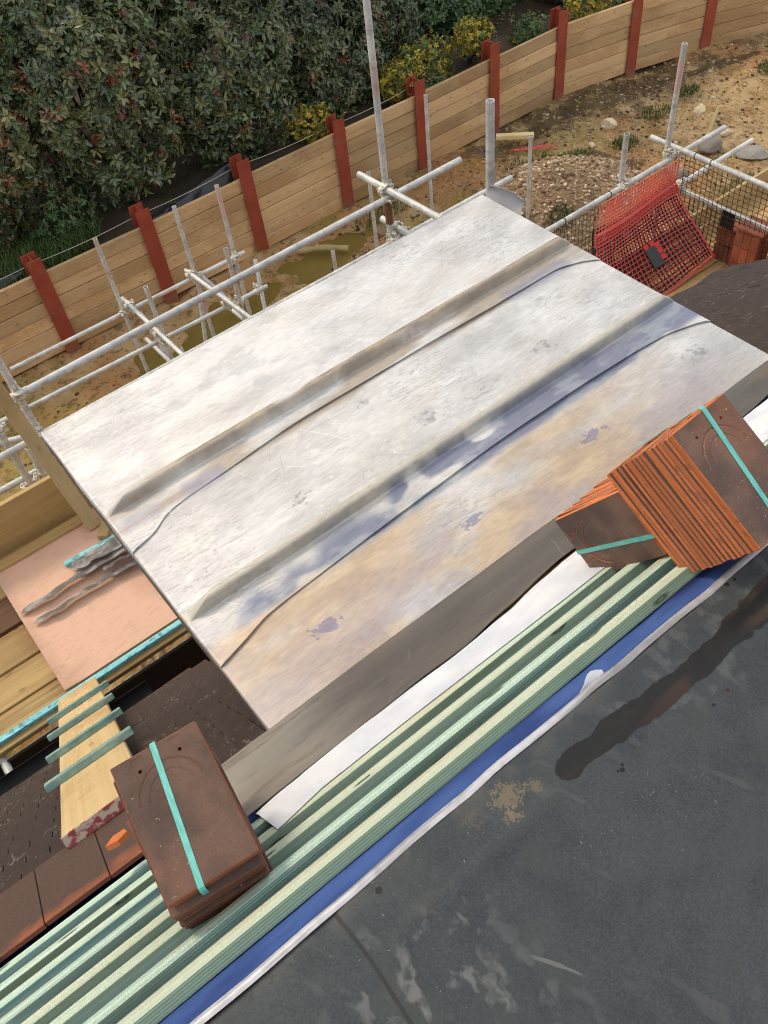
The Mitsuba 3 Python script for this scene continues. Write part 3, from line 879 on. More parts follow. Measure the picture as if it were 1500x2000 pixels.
# apron: the lead that turns up the slope from the near edge of the dormer roof
ax = np.linspace(DX0 - .19, 2.75, 130)
rows = []
for t in np.linspace(0, 1, 12):
    rows.append(t)
X, Tg = np.meshgrid(ax, rows)
slow = np.interp(X, [.05, .17, .38, .66, .85, 1.07, 1.87, 2.05], [.468, .464, .480, .483, .519, .575, .608, .66])
Sg = .955 + (slow - .955) * Tg
Nn = .010 + .004 * (nfbm(np.stack([X * 5, Sg * 7, 0 * X], -1), 3, 2) - .5) * 2 + .016 * np.clip((Sg - .74) / .06, 0, 1) + .006 * np.exp(-((Tg - 1) / .06) ** 2) * nnoise(np.stack([X * 9, 0 * X, 0 * X], -1))
Pm = S0 + X[..., None] * np.array([1., 0, 0]) + Sg[..., None] * ES + Nn[..., None] * EN
Pm[..., 1] += .012 * (Sg < .54) * np.sin(X * 3.1) * 0
obj(H + '__apron_flashing', thick(grid(Pm[..., 0], Pm[..., 1], Pm[..., 2]), .0022), 'm_lead_dark', smooth=38, label='dull grey lead apron where the dormer roof meets the slope')
obj(H + '__edge_timber', put(box(2.3, .02, .022, .002), RSN, slope(1.95, .585, -.006)), 'm_edge_timber', label='thin orange timber strip beside the lead apron')

# loose white underlay lying over the lower battens
u, v = np.meshgrid(np.linspace(0, 1, 150), np.linspace(0, 1, 16))
X = .072 + .012 * v + u * (2.55 - .072)
s_near = np.interp(X, [.07, .09, .2, .43, .64, .87, .97, 2.6], [.296, .294, .328, .333, .328, .320, .32, .32])
s_far = np.interp(X, [.07, .09, .17, .38, .66, .83, 1.05, 1.9, 2.6], [.446, .448, .452, .484, .486, .505, .555, .60, .62])
Sg = s_far + (s_near - s_far) * v
Nn = .007 + .006 * np.exp(-((v - .25) / .25) ** 2) + (nfbm(np.stack([X * 4.2, Sg * 9, 0 * X], -1), 4, 8) - .45) * .016 + .005 * np.exp(-((v - (1.0 - (X - .55) * 1.9)) / .025) ** 2) * (X > .55) * (X < 1.05)
Nn = Nn * (1 - v ** 3) + .0025 * v ** 3
Pm = S0 + X[..., None] * np.array([1., 0, 0]) + Sg[..., None] * ES + Nn[..., None] * EN
k = obj('underlay_sheet', thick(grid(Pm[..., 0], Pm[..., 1], Pm[..., 2]), .0008), 'm_paper', smooth=True)
tag(k, 'loose strip of white underlay between the lead apron and the green battens', 'underlay')
# ------------------------------------------------------------------ bundles of clay tiles
MAN = m3.Manifold


def face_tile(holes=True, W=TW, L=TL):
    """a plain tile in the xy plane, head at +y, with nail holes, nib marks and the arched maker's groove; top at z = 0"""
    b, f, _ = box(W, L, TT, .0018)
    m = MAN(m3.Mesh(vert_properties=np.asarray(b, np.float32), tri_verts=np.asarray(f, np.uint32)))
    for sx in (-1, 1):
        m = m - MAN.cylinder(.03, .0038, .0038, 12).translate([sx * .038, L / 2 - .034, -.015])
        m = m - MAN.cube([.022, .014, .01], True).translate([sx * .036, L / 2 - .014, TT / 2 + .0036])
    for q, dep in ((.052, .0020), (.036, .0014)):
        pts = []
        for t in np.linspace(-1.15, 1.15, 11):
            pts.append([q * 1.05 * math.sin(t * 1.25) * 1.1, .035 + (q * 1.15) * math.cos(t * 1.3) - .0, TT / 2 + .0045 - dep])
        for a, c in zip(pts, pts[1:]):
            h = MAN.hull(MAN.sphere(.0045, 8).translate(a) + MAN.sphere(.0045, 8).translate(c))
            m = m - h
    mm = m.to_mesh()
    v = np.asarray(mm.vert_properties)[:, :3].astype(float)
    return facet_uv(v - [0, 0, TT / 2], np.asarray(mm.tri_verts))


FACE = face_tile()


def with_pid(g):
    PID[0] += 1
    uv = g[2].copy()
    uv[:, 1] = uv[:, 1] % 8 + 8 * PID[0]
    return g[0], g[1], uv


def tile_bundle(label, o, R, n, jitter=.003, fan=0., pitch=.0129, straps=(0.,), mt='m_tile', turn=.010, shift=(0., 0.), size=1.):
    """o: middle of the top face; columns of R: across, along (towards the head), out of the top face"""
    k = key('tile_bundle')
    tag(k, label, 'roof tiles')
    o = np.asarray(o, float)
    for i in range(n):
        j = rng.normal(0, jitter, 2) + (np.array(shift) if i > 1 else 0) if i else np.zeros(2)
        d = R @ np.array([j[0] + fan * i * .3, j[1] - fan * i, -i * pitch])
        Rz = R @ rotz(rng.normal(0, turn) if i else 0)
        if i == 0:
            g = put(with_pid(FACE), Rz, o + d)
        else:
            b = box(TW - rng.uniform(0, .002), TL, TT - rng.uniform(.0006, .0022), .0018, side=50.)
            g = put((b[0] - [0, 0, TT / 2], *b[1:]), Rz, o + d)
        if size != 1:
            g = (o + (g[0] - o) @ R @ np.diag([size, size, 1]) @ R.T, *g[1:])
        obj(k + '__tile', g, mt, smooth=False)
    for sx in straps:
        h = n * pitch + .002
        hl = TL * size / 2 + .006
        loop = [(-hl, -h), (-hl, -.004), (-hl + .004, .0016), (hl - .004, .0016), (hl, -.004), (hl, -h)]
        V = []
        for (yy, zz) in loop:
            for s in (-.0055, .0055):
                V.append([sx + s + .012 * yy / hl, yy, zz])
        V = np.array(V)
        F = []
        for i in range(len(loop) - 1):
            F += [[2 * i, 2 * i + 1, 2 * i + 3], [2 * i, 2 * i + 3, 2 * i + 2]]
        gg = thick((V, np.array(F)), .0008)
        uv = np.tile(V[:, [0, 1]], (2, 1))
        obj(k + '__strap', (gg[0] @ R.T + o, gg[1]), 'm_strap', uv=uv)
    return k


# front bundle on the battens, left
RL = np.array([[.991, .13, -.039], [-.132, .989, -.069], [.029, .074, .997]])
oL = np.array([-.098, .869, 5.985]) + RL @ np.array([TW / 2, -TL / 2, 0])
tile_bundle('strapped bundle of brown clay tiles on the green battens left of the dormer, in front', oL, RL, 14, .0026, straps=(-.012,), mt='m_tile_shaded', turn=.008, shift=(-.007, -.009))
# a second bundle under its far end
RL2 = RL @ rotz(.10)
tile_bundle('lower bundle of brown clay tiles mostly hidden under the strapped one left of the dormer', oL + np.array([-.024, .004, -.183]), RL2, 4, .004, straps=(), mt='m_tile_shaded')
tile_bundle('rough pile of clay tiles wedged under the front bundle', oL + np.array([-.004, .10, -.236]), RL @ rotz(-.06), 7, .004, straps=(), mt='m_tile_shaded')
# broken orange piece beside it
v = np.array([[0, 0, 0], [.05, .012, 0], [.062, -.03, 0], [.03, -.072, 0], [-.004, -.06, 0]])
p = trimesh.creation.extrude_polygon(__import__('shapely').Polygon(v[:, :2]), TT)
g = facet_uv(p.vertices, p.faces, side=50)
g = (g[0], g[1], g[2] + [50, 0])
k = obj('tile_shard', put((g[0] * [.8, .8, 1], *g[1:]), RSN @ rotz(.5), slope(-.222, .70, .075)), 'm_tile')
tag(k, 'broken piece of bright orange tile beside the left bundle', 'broken tile')

# bundle on edge, right: its holed face to the left, heads down the slope
a, b_, c = np.array([.047, -.824, -.564]), np.array([.07, -.56, .825]), np.array([-.996, -.079, .031])
RB = np.stack([np.cross(-b_, c), -b_, c], 1)
oB = np.array([.993, .852, 5.776]) + a * TW / 2 + b_ * TL / 2
tile_bundle('bundle of clay tiles standing on edge on the battens, its brown face turned left', oB, RB, 16, .0012, straps=(-.022,))
# upper bundle leaning on it
a, b_ = np.array([.997, .061, -.044]), np.array([.030, -.857, -.515])
b_ -= a * (a @ b_); b_ /= np.linalg.norm(b_)
RA = np.stack([a, -b_, np.cross(a, -b_)], 1)
oA = np.array([.979, .594, 6.266]) + a * .95 * TW / 2 + b_ * .95 * TL / 2
tile_bundle('tilted strapped bundle of clay tiles with bright orange sides at the right edge', oA, RA, 17, .0014, straps=(.004,), size=.95)
# ------------------------------------------------------------------ retaining fence of steel posts and timber boards
FH = 'timber_fence'
tag(FH, 'long timber board fence between red oxide steel posts, retaining the shrub bank', 'fence')


def h_post(x, y, ang, top):
    w, d, t = .20, .20, .012
    shapes = [box(w, t, top + .3, .002), put(box(w, t, top + .3, .002), None, (0, d, 0)), put(box(.010, d - t - .002, top + .296, .001), None, (0, d / 2, 0))]
    g = join(*shapes)
    return put(g, rotz(ang), (x, y, (top + .3) / 2 - .3))


tops = {}
BH, NB = .198, 6
for i, (x, y) in enumerate(FENCE):
    x2, y2 = FENCE[min(i + 1, len(FENCE) - 1)]
    x1, y1 = FENCE[max(i - 1, 0)]
    ang = math.atan2(y2 - y1, x2 - x1)
    top = 1.46 + rng.uniform(-.04, .05)
    lean = rng.uniform(-.008, .008)
    g = h_post(0, 0, ang, top)
    obj(FH + '__post', put(g, roty(lean), (x, y - .012, 0)), 'm_oxide', smooth=False)
    tops[i] = np.array([x, y, top])
for i in range(len(FENCE) - 1):
    p, q = np.array([*FENCE[i], 0]), np.array([*FENCE[i + 1], 0])
    d = q - p
    L = np.linalg.norm(d)
    R = frame(d, z=(0, 0, 1))
    h = rng.uniform(-.012, .012)
    for k in range(NB):
        bh = BH - rng.uniform(.004, .013)
        g = box(L - .018, .055, bh, .006)
        off = R[:, 1] * (.055 + rng.uniform(-.012, .010))
        obj(FH + '__board', put(g, R @ roty(rng.uniform(-.0025, .0025)), (p + q) / 2 + off + [0, 0, .03 + h + BH * (k + .5)]), 'm_fence_wood')
rp = []
for i in range(1, 7):
    a, b_ = tops[i] + [0, .2, -.16], tops[i + 1] + [0, .2, -.16]
    for t in np.linspace(0, 1, 9)[: (9 if i == 6 else 8)]:
        rp.append(a + (b_ - a) * t - [0, 0, .03 * 4 * t * (1 - t)])
obj(FH + '__string_line', path_tube(rp, .0045, 5), 'm_rope', smooth=True, label='pale string line running from post to post above the boards')

# black plastic sheeting behind the fence
for (xa, xb, hgt, lab) in ((3.55, 5.1, .30, 'black plastic sheet pulled up behind the fence in the middle of the photo'), (.2, 1.75, .12, 'crumpled black plastic sheet behind the fence at the left edge')):
    u, v = np.meshgrid(np.linspace(0, 1, 40), np.linspace(0, 1, 14))
    X = xa + (xb - xa) * u
    P = np.stack([X * 2.3, v * 2, 0 * X], -1)
    Y = fence_y(X) + .16 + v * .32 + (nfbm(P, 3, 4) - .5) * .12
    Z = .98 + (hgt * u ** 1.3 + .12) * np.sin(np.clip(v * 1.6, 0, 1) * np.pi * .5) * (1 - .7 * np.clip((v - .6) / .4, 0, 1)) + (nfbm(P * 2, 3, 6) - .5) * .10
    k = obj('plastic_sheet', thick(grid(X, Y, Z), .002), 'm_black_sheet', smooth=50)
    tag(k, lab, 'plastic sheet')

# ------------------------------------------------------------------ scaffolding


def coupler(k, p, da, db):
    """two hinged saddles with swing bolts, gripping tubes along da and db"""
    da, db = np.asarray(da, float), np.asarray(db, float)
    da, db = da / np.linalg.norm(da), db / np.linalg.norm(db)
    n = np.cross(da, db)
    if np.linalg.norm(n) < .2:
        n = np.cross(da, [0, 0, 1.01])
    n /= np.linalg.norm(n)
    gs = []
    for d, s in ((da, -1), (db, 1)):
        c = np.asarray(p) + n * s * .026
        R = frame(d, z=n)
        a = np.linspace(0, 2 * np.pi, 17)[:-1]
        V = []
        for r in (.0262, .0350):
            for x in (-.027, .027):
                V.append(np.stack([0 * a + x, r * np.cos(a), r * np.sin(a)], 1))
        F = []
        m = len(a)
        for i in range(m):
            j = (i + 1) % m
            for (r0, r1) in ((0, 1), (1, 3), (3, 2), (2, 0)):
                F += [[r0 * m + i, r0 * m + j, r1 * m + j], [r0 * m + i, r1 * m + j, r1 * m + i]]
        gs.append(put((np.vstack(V), np.array(F)), R, c))
        for sg in (1, -1):
            gs.append(put(box(.052, .030, .012, .003), R, c + R[:, 1] * .045 * sg + R[:, 2] * .010))
            gs.append(put(box(.052, .030, .012, .003), R, c + R[:, 1] * .045 * sg - R[:, 2] * .010))
        q = c + R[:, 1] * .050
        gs.append(rod(q - R[:, 2] * .042, q + R[:, 2] * .062, .008, 8))
        gs.append(rod(q + R[:, 2] * .020, q + R[:, 2] * .038, .0155, 6))
        gs.append(rod(c - R[:, 1] * .052 - R[:, 0] * .032, c - R[:, 1] * .052 + R[:, 0] * .032, .008, 8))
        t = np.linspace(0, np.pi, 9)
        gs.append(path_tube(np.stack([c + R[:, 1] * (.038 + .030 * math.sin(x)) + R[:, 2] * (.028 * math.cos(x)) + R[:, 0] * .016 for x in t]), .0055, 6))
    obj(k + '__coupler', join(*gs), 'm_coupler', smooth=False)


X_, Y_, Z_ = np.eye(3)
SC = 'scaffold'
tag(SC, 'galvanised tube scaffold with two guard rails running past the far side of the dormer', 'scaffold')
gp = lambda nm, a, b, m='m_galv', lab=None: obj(SC + '__' + nm, tube(a, b), m, smooth=35, label=lab)
gp('standard', (.435, 4.78, -.1), (.43, 4.78, 5.3))
gp('standard', (3.40, 4.79, 3.86), (3.385, 4.79, 6.6), lab='tall scaffold pole rising out of the top of the photo')
gp('standard', (3.405, 4.79, -.1), (3.40, 4.79, 3.78))
obj(SC + '__sleeve', tube((3.402, 4.79, 3.72), (3.40, 4.79, 3.90), .029, .0245), 'm_rust', smooth=35, label='rusty sleeve joining the tall pole')
gp('guard_rail', (.335, 4.726, 3.93), (4.065, 4.726, 3.975), lab='upper guard rail')
gp('guard_rail', (-1.6, 4.726, 3.565), (4.6, 4.726, 3.60), lab='lower guard rail')
gp('transom', (3.365, 5.07, 4.022), (3.435, 3.0, 4.03))
gp('transom', (3.462, 4.97, 3.65), (3.50, 3.1, 3.65))
gp('standard', (3.143, 3.4, -.1), (3.143, 3.4, 5.181))
gp('standard', (.225, 4.86, -.1), (.225, 4.86, 3.72))
gp('standard', (.335, 4.90, -.1), (.335, 4.90, 3.40))
gp('ledger', (-1.6, 4.96, 3.13), (1.4, 4.96, 3.13))
gp('ledger', (-1.6, 4.92, 3.66), (.30, 4.92, 3.66))
gp('transom', (.6, 5.2, 2.98), (.6, 2.95, 2.98))
gp('transom', (-.75, 5.2, 2.98), (-.75, 2.95, 2.98))
gp('brace', (-.6, 5.9, 3.02), (1.5, 5.3, 2.80))
for p, a, b_ in (((.435, 4.752, 3.93), X_, Z_), ((.435, 4.752, 3.57), X_, Z_), ((3.395, 4.757, 3.97), X_, Z_), ((3.40, 4.757, 3.60), X_, Z_), ((3.375, 4.76, 4.005), Y_, X_), ((3.468, 4.80, 3.63), Y_, Z_), ((.225, 4.89, 3.66), X_, Z_), ((.335, 4.93, 3.13), X_, Z_), ((.225, 4.9, 3.13), X_, Z_)):
    coupler(SC, p, a, b_)

# second scaffold frame close to the fence
S2 = 'scaffold_001'
tag(S2, 'low scaffold frame of tubes standing in the mud next to the timber fence, left', 'scaffold')
gp2 = lambda nm, a, b, m='m_galv', lab=None: obj(S2 + '__' + nm, tube(a, b), m, smooth=35, label=lab)
for x, top, y in ((2.155, 2.606, 8.23), (3.075, 2.56, 8.23), (3.61, 2.566, 8.23), (2.262, 2.337, 7.5), (3.21, 2.323, 7.5)):
    gp2('standard', (x, y, -.15), (x, y, top))
gp2('ledger', (.80, 8.18, 1.716), (3.72, 8.18, 1.70), lab='ledger nearest the fence')
gp2('ledger', (-.4, 7.55, 1.69), (3.60, 7.55, 1.62))
gp2('ledger', (1.90, 7.62, 1.10), (3.5, 7.62, 1.12))
gp2('transom', (2.222, 8.33, 1.78), (2.245, 6.1, 1.76))
gp2('transom', (3.00, 8.27, 1.78), (3.16, 6.1, 1.70))
gp2('transom', (2.30, 8.3, 1.18), (2.33, 6.6, 1.16))
gp2('transom', (3.30, 8.2, 1.20), (3.34, 6.8, 1.18))
gp2('brace', (2.92, 7.9, 1.6), (2.64, 7.75, .25))
gp2('brace', (2.30, 8.15, 1.66), (2.45, 7.6, .3))
gp2('brace', (3.12, 8.2, 1.70), (3.35, 7.6, 1.2))
gp2('brace', (3.5, 7.55, 1.15), (3.72, 7.95, 1.72))
gp2('brace', (2.36, 7.4, 1.55), (2.50, 7.35, .5))
for x, y, z, a, b_ in ((2.155, 8.205, 1.716, X_, Z_), (3.075, 8.205, 1.71, X_, Z_), (3.61, 8.205, 1.70, X_, Z_), (2.225, 8.18, 1.75, Y_, X_), (3.01, 8.18, 1.75, Y_, X_), (2.262, 7.525, 1.66, X_, Z_), (3.21, 7.525, 1.63, X_, Z_), (2.24, 7.55, 1.72, Y_, X_), (3.08, 7.55, 1.67, Y_, X_), (2.28, 7.6, 1.13, X_, Z_), (3.3, 7.62, 1.15, X_, Y_), (3.5, 7.6, 1.6, X_, Z_), (2.33, 7.5, 1.14, Y_, Z_)):
    coupler(S2, (x, y, z), a, b_)
obj(S2 + '__tag_plate', put(box(.07, .012, .09, .003), rotz(.2) @ rotx(-.3), (2.985, 8.03, 1.52)), 'm_red_plate', label='small bright red tag')
for x, y, a, col in ((3.61, 8.23, 2.566, 'm_pink_tip'), (2.155, 8.23, 2.606, 'm_galv')):
    obj(S2 + '__painted_end', tube((x, y, a - .38), (x, y, a + .003), .0248, .0196), col, smooth=35)

# loose uprights stuck in the ground
for x, y, top, lab in ((5.72, 8.4, 1.776, 'short scaffold upright in the mud left of the tall pole, in front of the fence'), (7.09, 8.9, 2.077, 'thin scaffold upright beside the fence right of the tall pole'), (4.79, 8.0, 1.28, 'stub of scaffold tube by the floating log'), (7.93, 7.8, 1.561, 'slim scaffold upright in front of the gravel heap')):
    k = key('scaffold_upright')
    tag(k, lab, 'scaffold tube')
    obj(k + '__standard', tube((x, y, -.2), (x, y, top)), 'm_galv', smooth=35)

# scaffold at the right with the brick guards
S3 = 'scaffold_002'
tag(S3, 'scaffold rails carrying red and black mesh guards beyond the right end of the roof', 'scaffold')
gp3 = lambda nm, a, b, m='m_galv', lab=None: obj(S3 + '__' + nm, tube(a, b), m, smooth=35, label=lab)
gp3('guard_rail', (3.9, 4.40, 3.205), (6.97, 4.40, 3.215))
gp3('guard_rail', (6.335, 4.72, 3.262), (6.335, 2.2, 3.262))
gp3('guard_rail', (6.15, 4.43, 2.84), (7.53, 4.43, 2.86))
gp3('guard_rail', (6.48, 4.45, 2.80), (6.48, 2.2, 2.80))
gp3('standard', (6.235, 4.455, -.1), (6.235, 4.455, 4.175))
gp3('standard', (5.65, 4.455, -.1), (5.65, 4.455, 3.651))
obj(S3 + '__painted_end', tube((6.235, 4.455, 3.78), (6.235, 4.455, 4.05), .0247, .0205), 'm_pink_tip', smooth=35)
for p, a, b_ in (((6.235, 4.43, 3.25), Y_, Z_), ((5.65, 4.43, 3.215), X_, Z_), ((6.48, 4.43, 2.83), Y_, X_)):
    coupler(S3, p, a, b_)
for yy in (2.6, 2.83, 3.06, 3.29, 3.52, 3.75, 3.98, 4.21):
    obj(S3 + '__board', put(box(4.2, .222, .038, .004), None, (6.3, yy, 2.27)), 'm_board_wood')
obj(S3 + '__toe_board', put(box(3.4, .036, .20, .004), None, (6.4, 4.335, 2.40)), 'm_pale_wood')
obj(S3 + '__transom', tube((4.6, 4.6, 2.21), (4.6, 2.4, 2.21)), 'm_galv', smooth=35)
obj(S3 + '__transom', tube((6.9, 4.6, 2.21), (6.9, 2.4, 2.21)), 'm_galv', smooth=35)


def guard(lab, fn, nu, nv, mt, w=.0030, grp=None, frame_w=.006, mat_frame=None):
    """mesh panel: fn(u, v) gives points; bars both ways"""
    k = key('mesh_guard')
    tag(k, lab, 'mesh guard', grp)
    gs = []
    uu, vv = np.linspace(0, 1, nu), np.linspace(0, 1, nv)
    for i, u in enumerate(uu):
        P = np.array([fn(u, t) for t in np.linspace(0, 1, max(8, nv // 2))])
        gs.append(path_tube(P, frame_w * .6 if i in (0, nu - 1) else w, 4))
    for i, v in enumerate(vv):
        P = np.array([fn(t, v) for t in np.linspace(0, 1, max(8, nu // 2))])
        gs.append(path_tube(P, frame_w * .6 if i in (0, nv - 1) else w, 4))
    obj(k + '__grid', join(*gs), mt, stuff=True)
    return k


# black panels hanging from the rails
guard('black mesh guard hanging under the cross rail next to the stacked bricks', lambda u, v: np.array([6.345 + .06 * v + .01 * math.sin(u * 9), 4.33 - 1.0 * u, 3.235 - .86 * v]), 21, 18, 'm_black_grid', .0030)
guard('second black mesh guard further along the cross rail behind the bricks', lambda u, v: np.array([6.35 + .05 * v, 3.30 - 1.0 * u, 3.235 - .86 * v]), 21, 18, 'm_black_grid', .0030)
guard('black mesh guard under the right rail between the dormer corner and the red mesh', lambda u, v: np.array([4.25 + 1.05 * u, 4.38 - .03 * v, 3.18 - .86 * v]), 24, 18, 'm_black_grid', .0027)


def curtain(u, v, o=0.):
    """red panel hung from the rail, its foot blown out towards the roof"""
    x = 5.32 + 1.00 * u + .10 * v * (u - .3)
    out = .62 * max(0, v - .30) ** 1.5 + .06 * math.sin(u * 3 + v * 5) * v
    return np.array([x - .16 * v * (1 - u), 4.37 - o - out, 3.185 - .78 * v - .05 * math.sin(u * 5) * v])


guard('upper orange mesh guard tied to the right rail above the darker red one', lambda u, v: curtain(u, v * .46), 26, 12, 'm_orange_grid', .0052, frame_w=.012)
guard('second layer of orange mesh folded behind the upper orange guard', lambda u, v: curtain(.12 + .86 * u + .02 * v, .03 + v * .40, -.02), 24, 10, 'm_orange_grid', .0052, frame_w=.010)
k = guard('sagging red mesh guard bowed out towards the dormer with a dark grey plate', lambda u, v: curtain(u, .34 + .76 * v, .015), 27, 21, 'm_red_grid', .0048, frame_w=.018)
pl = np.stack([curtain(.52, .78, .03), curtain(.64, .78, .03), curtain(.52, .92, .03)])
ex, ey = pl[1] - pl[0], pl[2] - pl[0]
Rp = frame(ex, y=-ey)
obj(k + '__plate', put(box(.12, .20, .006, .002), Rp, pl.mean(0) + Rp[:, 2] * .012), 'm_sign_grey', label='dark grey plate')
for dx, dy in ((-.03, .115), (.035, .115), (.078, .08), (.078, .02), (.078, -.04)):
    obj(k + '__reflector', put(box(.05, .05, .008, .002), Rp, pl.mean(0) + Rp @ np.array([dx, dy, .012])), 'm_red_plate')
guard('black backing mesh behind the sagging red guard', lambda u, v: curtain(u, .30 + .80 * v, -.03), 34, 28, 'm_black_grid', .0085, frame_w=.014)
kk = guard('black mesh guard with a dark plate seen through the cross rail', lambda u, v: np.array([6.50, 4.30 - 1.0 * u, 2.78 - .40 * v]), 21, 9, 'm_black_grid', .0027)
obj(kk + '__plate', put(box(.008, .13, .16, .002), None, (6.37, 3.80, 2.80)), 'm_black')
# wire ties
for p in ((5.45, 4.4, 3.21), (6.28, 4.4, 3.21), (4.9, 4.4, 3.21)):
    a = np.linspace(0, 2 * np.pi, 13)
    obj(S3 + '__wire_tie', path_tube(np.stack([p[0] + .004 * np.sin(a), p[1] + .027 * np.cos(a), p[2] + .027 * np.sin(a)], 1), .0035, 5), 'm_black_grid')
for p in ((6.335, 4.22, 3.262), (6.335, 4.05, 3.262)):
    a = np.linspace(0, 2 * np.pi, 13)
    obj(S3 + '__wire_tie', path_tube(np.stack([p[0] + .027 * np.cos(a), p[1] + .004 * np.sin(a), p[2] + .027 * np.sin(a)], 1), .0035, 5), 'm_black_grid')

# packs of tiles on the right platform
for (x, y, z, nx, nz, lab, rz) in ((6.46, 3.56, 2.29, 2, 2, 'nearest pack of red brown clay bricks beside the black mesh guard, left of the pair', .1), (6.80, 3.36, 2.29, 2, 2, 'orange topped pack of clay bricks at the right edge of the photo', .06), (6.60, 3.83, 2.29, 2, 1, 'low pack of clay bricks tucked behind the taller pack', .14)):
    k = key('brick_stack')
    tag(k, lab, 'bricks')
    for iz in range(3 if nz == 2 else 2):
        for ix in range(2):
            for iy in range(3):
                g = box(.105, .075, .16 if nz == 2 else .15, .005)
                g = put(g, rotz(rz + rng.uniform(-.03, .03)), (x + (ix - .5) * .112, y + (iy - 1) * .08, z + .082 + iz * .163))
                obj(k + '__brick', g, 'm_brick')
    obj(k + '__top_slab', put(box(.24, .25, .028, .006), rotz(rz + .03) @ rotx(.03), (x, y, z + (.163 * 3 if nz == 2 else .163 * 2) + .018)), 'm_brick')

# ------------------------------------------------------------------ left working platform
PZ = 3.045
ys = [3.275, 3.515, 3.758, 4.035, 4.28, 4.52]
labs = ['nearest scaffold board of the left platform at the turquoise batten', 'second scaffold board of the left platform from the roof', 'third scaffold board, beside the open gap', 'red brown stained scaffold board in the left platform', 'scaffold board of the left platform before the toe board', 'outermost scaffold board of the left platform, under the toe board']
for i, yv in enumerate(ys):
    k = obj('scaffold_board', put(box(3.4, .225, .038, .004), rotz(rng.uniform(-.003, .003)) @ rotx(rng.uniform(-.01, .01)), (-.2, yv, PZ - .019 + rng.uniform(-.003, .003))), 'm_dark_board' if i in (3,) else 'm_board_wood')
    tag(k, labs[i], 'scaffold board')
k = obj('toe_board', put(box(2.6, .036, .40, .004), rotx(.04), (-.76, 4.50, PZ + .20)), 'm_plank_wood')
tag(k, 'upright plank closing the outer edge of the left platform', 'toe board')
u, v = np.meshgrid(np.linspace(0, 1, 30), np.linspace(0, 1, 24))
X, Y = -.285 + 1.35 * u, 3.268 + 1.17 * v
Z = PZ + .016 + .006 * np.sin(u * 5 + 1) * np.sin(v * 3) + .008 * np.exp(-(u / .05) ** 2)
k = obj('plywood_sheet', thick(grid(X, Y, Z), .010), 'm_ply', smooth=35)
tag(k, 'salmon pink plywood sheet lying on the left scaffold boards', 'plywood')
k = obj('timber_lath', put(box(2.1, .075, .024, .003), None, (-.70, 4.388, PZ + .034)), 'm_plank_wood')
tag(k, 'thin timber lath lying along the far edge of the pink plywood', 'timber')
k = obj('turquoise_batten', put(box(2.7, .038, .03, .002), rotz(-.002), (-.25, 3.222, PZ + .016)), 'm_blue_batten')
tag(k, 'long turquoise batten along the near edge of the left platform', 'batten')
k = obj('turquoise_batten', put(box(.9, .036, .026, .002), rotz(-.06), (.555, 4.075, PZ + .036)), 'm_blue_batten')
tag(k, 'short turquoise batten end lying on the pink plywood beside the lead strips', 'batten')
# leaning plank
p0, p1 = np.array([.40, 4.275, PZ + .02]), np.array([.318, 4.655, 4.22])
d = p1 - p0
R = frame(d, y=(1, .0, .05))
k = obj('leaning_plank', put(box(np.linalg.norm(d), .092, .045, .003), R, (p0 + p1) / 2), 'm_pale_wood')
tag(k, 'timber plank leaning from the pink plywood against the guard rails', 'plank')
# second short plank beside it, and a red ended strap
k = obj('timber_offcut', put(box(.34, .07, .045, .003), rotz(.9), (.50, 4.25, PZ + .05)), 'm_pale_wood')
tag(k, 'short timber offcut behind the foot of the leaning plank', 'timber')
# curled lead offcuts


def strip(pts, w, lab, tw=0., curl=.14):
    pts = np.array(pts, float)
    t = np.linspace(0, 1, len(pts))
    tt = np.linspace(0, 1, 60)
    P = np.stack([PchipInterpolator(t, pts[:, i])(tt) for i in range(3)], 1)
    P[:, 1] += .006 * np.sin(tt * 19) + .003 * np.sin(tt * 41 + 1)
    d = np.gradient(P, axis=0)
    d /= np.linalg.norm(d, axis=1, keepdims=True)
    side = np.cross(d, [0, 0, 1.])
    rows = []
    ww = np.interp(tt, [0, .06, .25, .7, 1], [.1, .8, 1, 1, 1]) * w
    for q in np.linspace(-.5, .5, 7):
        ang = tw * np.sin(tt * 4)
        rows.append(P + side * (q * ww * np.cos(ang))[:, None] + np.array([0, 0, 1.]) * (q * ww * np.sin(ang) + curl * ww * (q + .5) ** 2 + .003 * np.sin(tt * 33 + q * 3))[:, None])
    rows = np.array(rows)
    k = obj('lead_strip', thick(grid(rows[..., 0], rows[..., 1], rows[..., 2]), .0022), 'm_lead_strip', smooth=40)
    tag(k, lab, 'lead offcut')


zq = PZ + .045
strip([(-.27, 3.925, zq), (-.12, 3.925, zq + .01), (.08, 3.93, zq + .015), (.26, 3.93, zq + .02), (.50, 3.90, zq + .03), (.75, 3.88, zq + .03)], .062, 'curled grey lead strip on the pink plywood, the upper of the two long ones', .25)
strip([(-.235, 3.800, zq), (-.10, 3.80, zq + .006), (.08, 3.80, zq + .008), (.24, 3.805, zq + .01), (.48, 3.775, zq + .015), (.75, 3.74, zq + .02)], .052, 'brownish wavy lead strip on the pink plywood, the one nearest the roof', .4)
strip([(.13, 4.035, zq), (.24, 4.02, zq + .012), (.42, 4.00, zq + .02), (.75, 3.99, zq + .03)], .13, 'wide crumpled lead offcut beside the short turquoise batten', .2)
strip([(.28, 3.865, zq + .02), (.42, 3.855, zq + .03), (.75, 3.82, zq + .03)], .05, 'short lead scrap between the two long lead strips', .5)

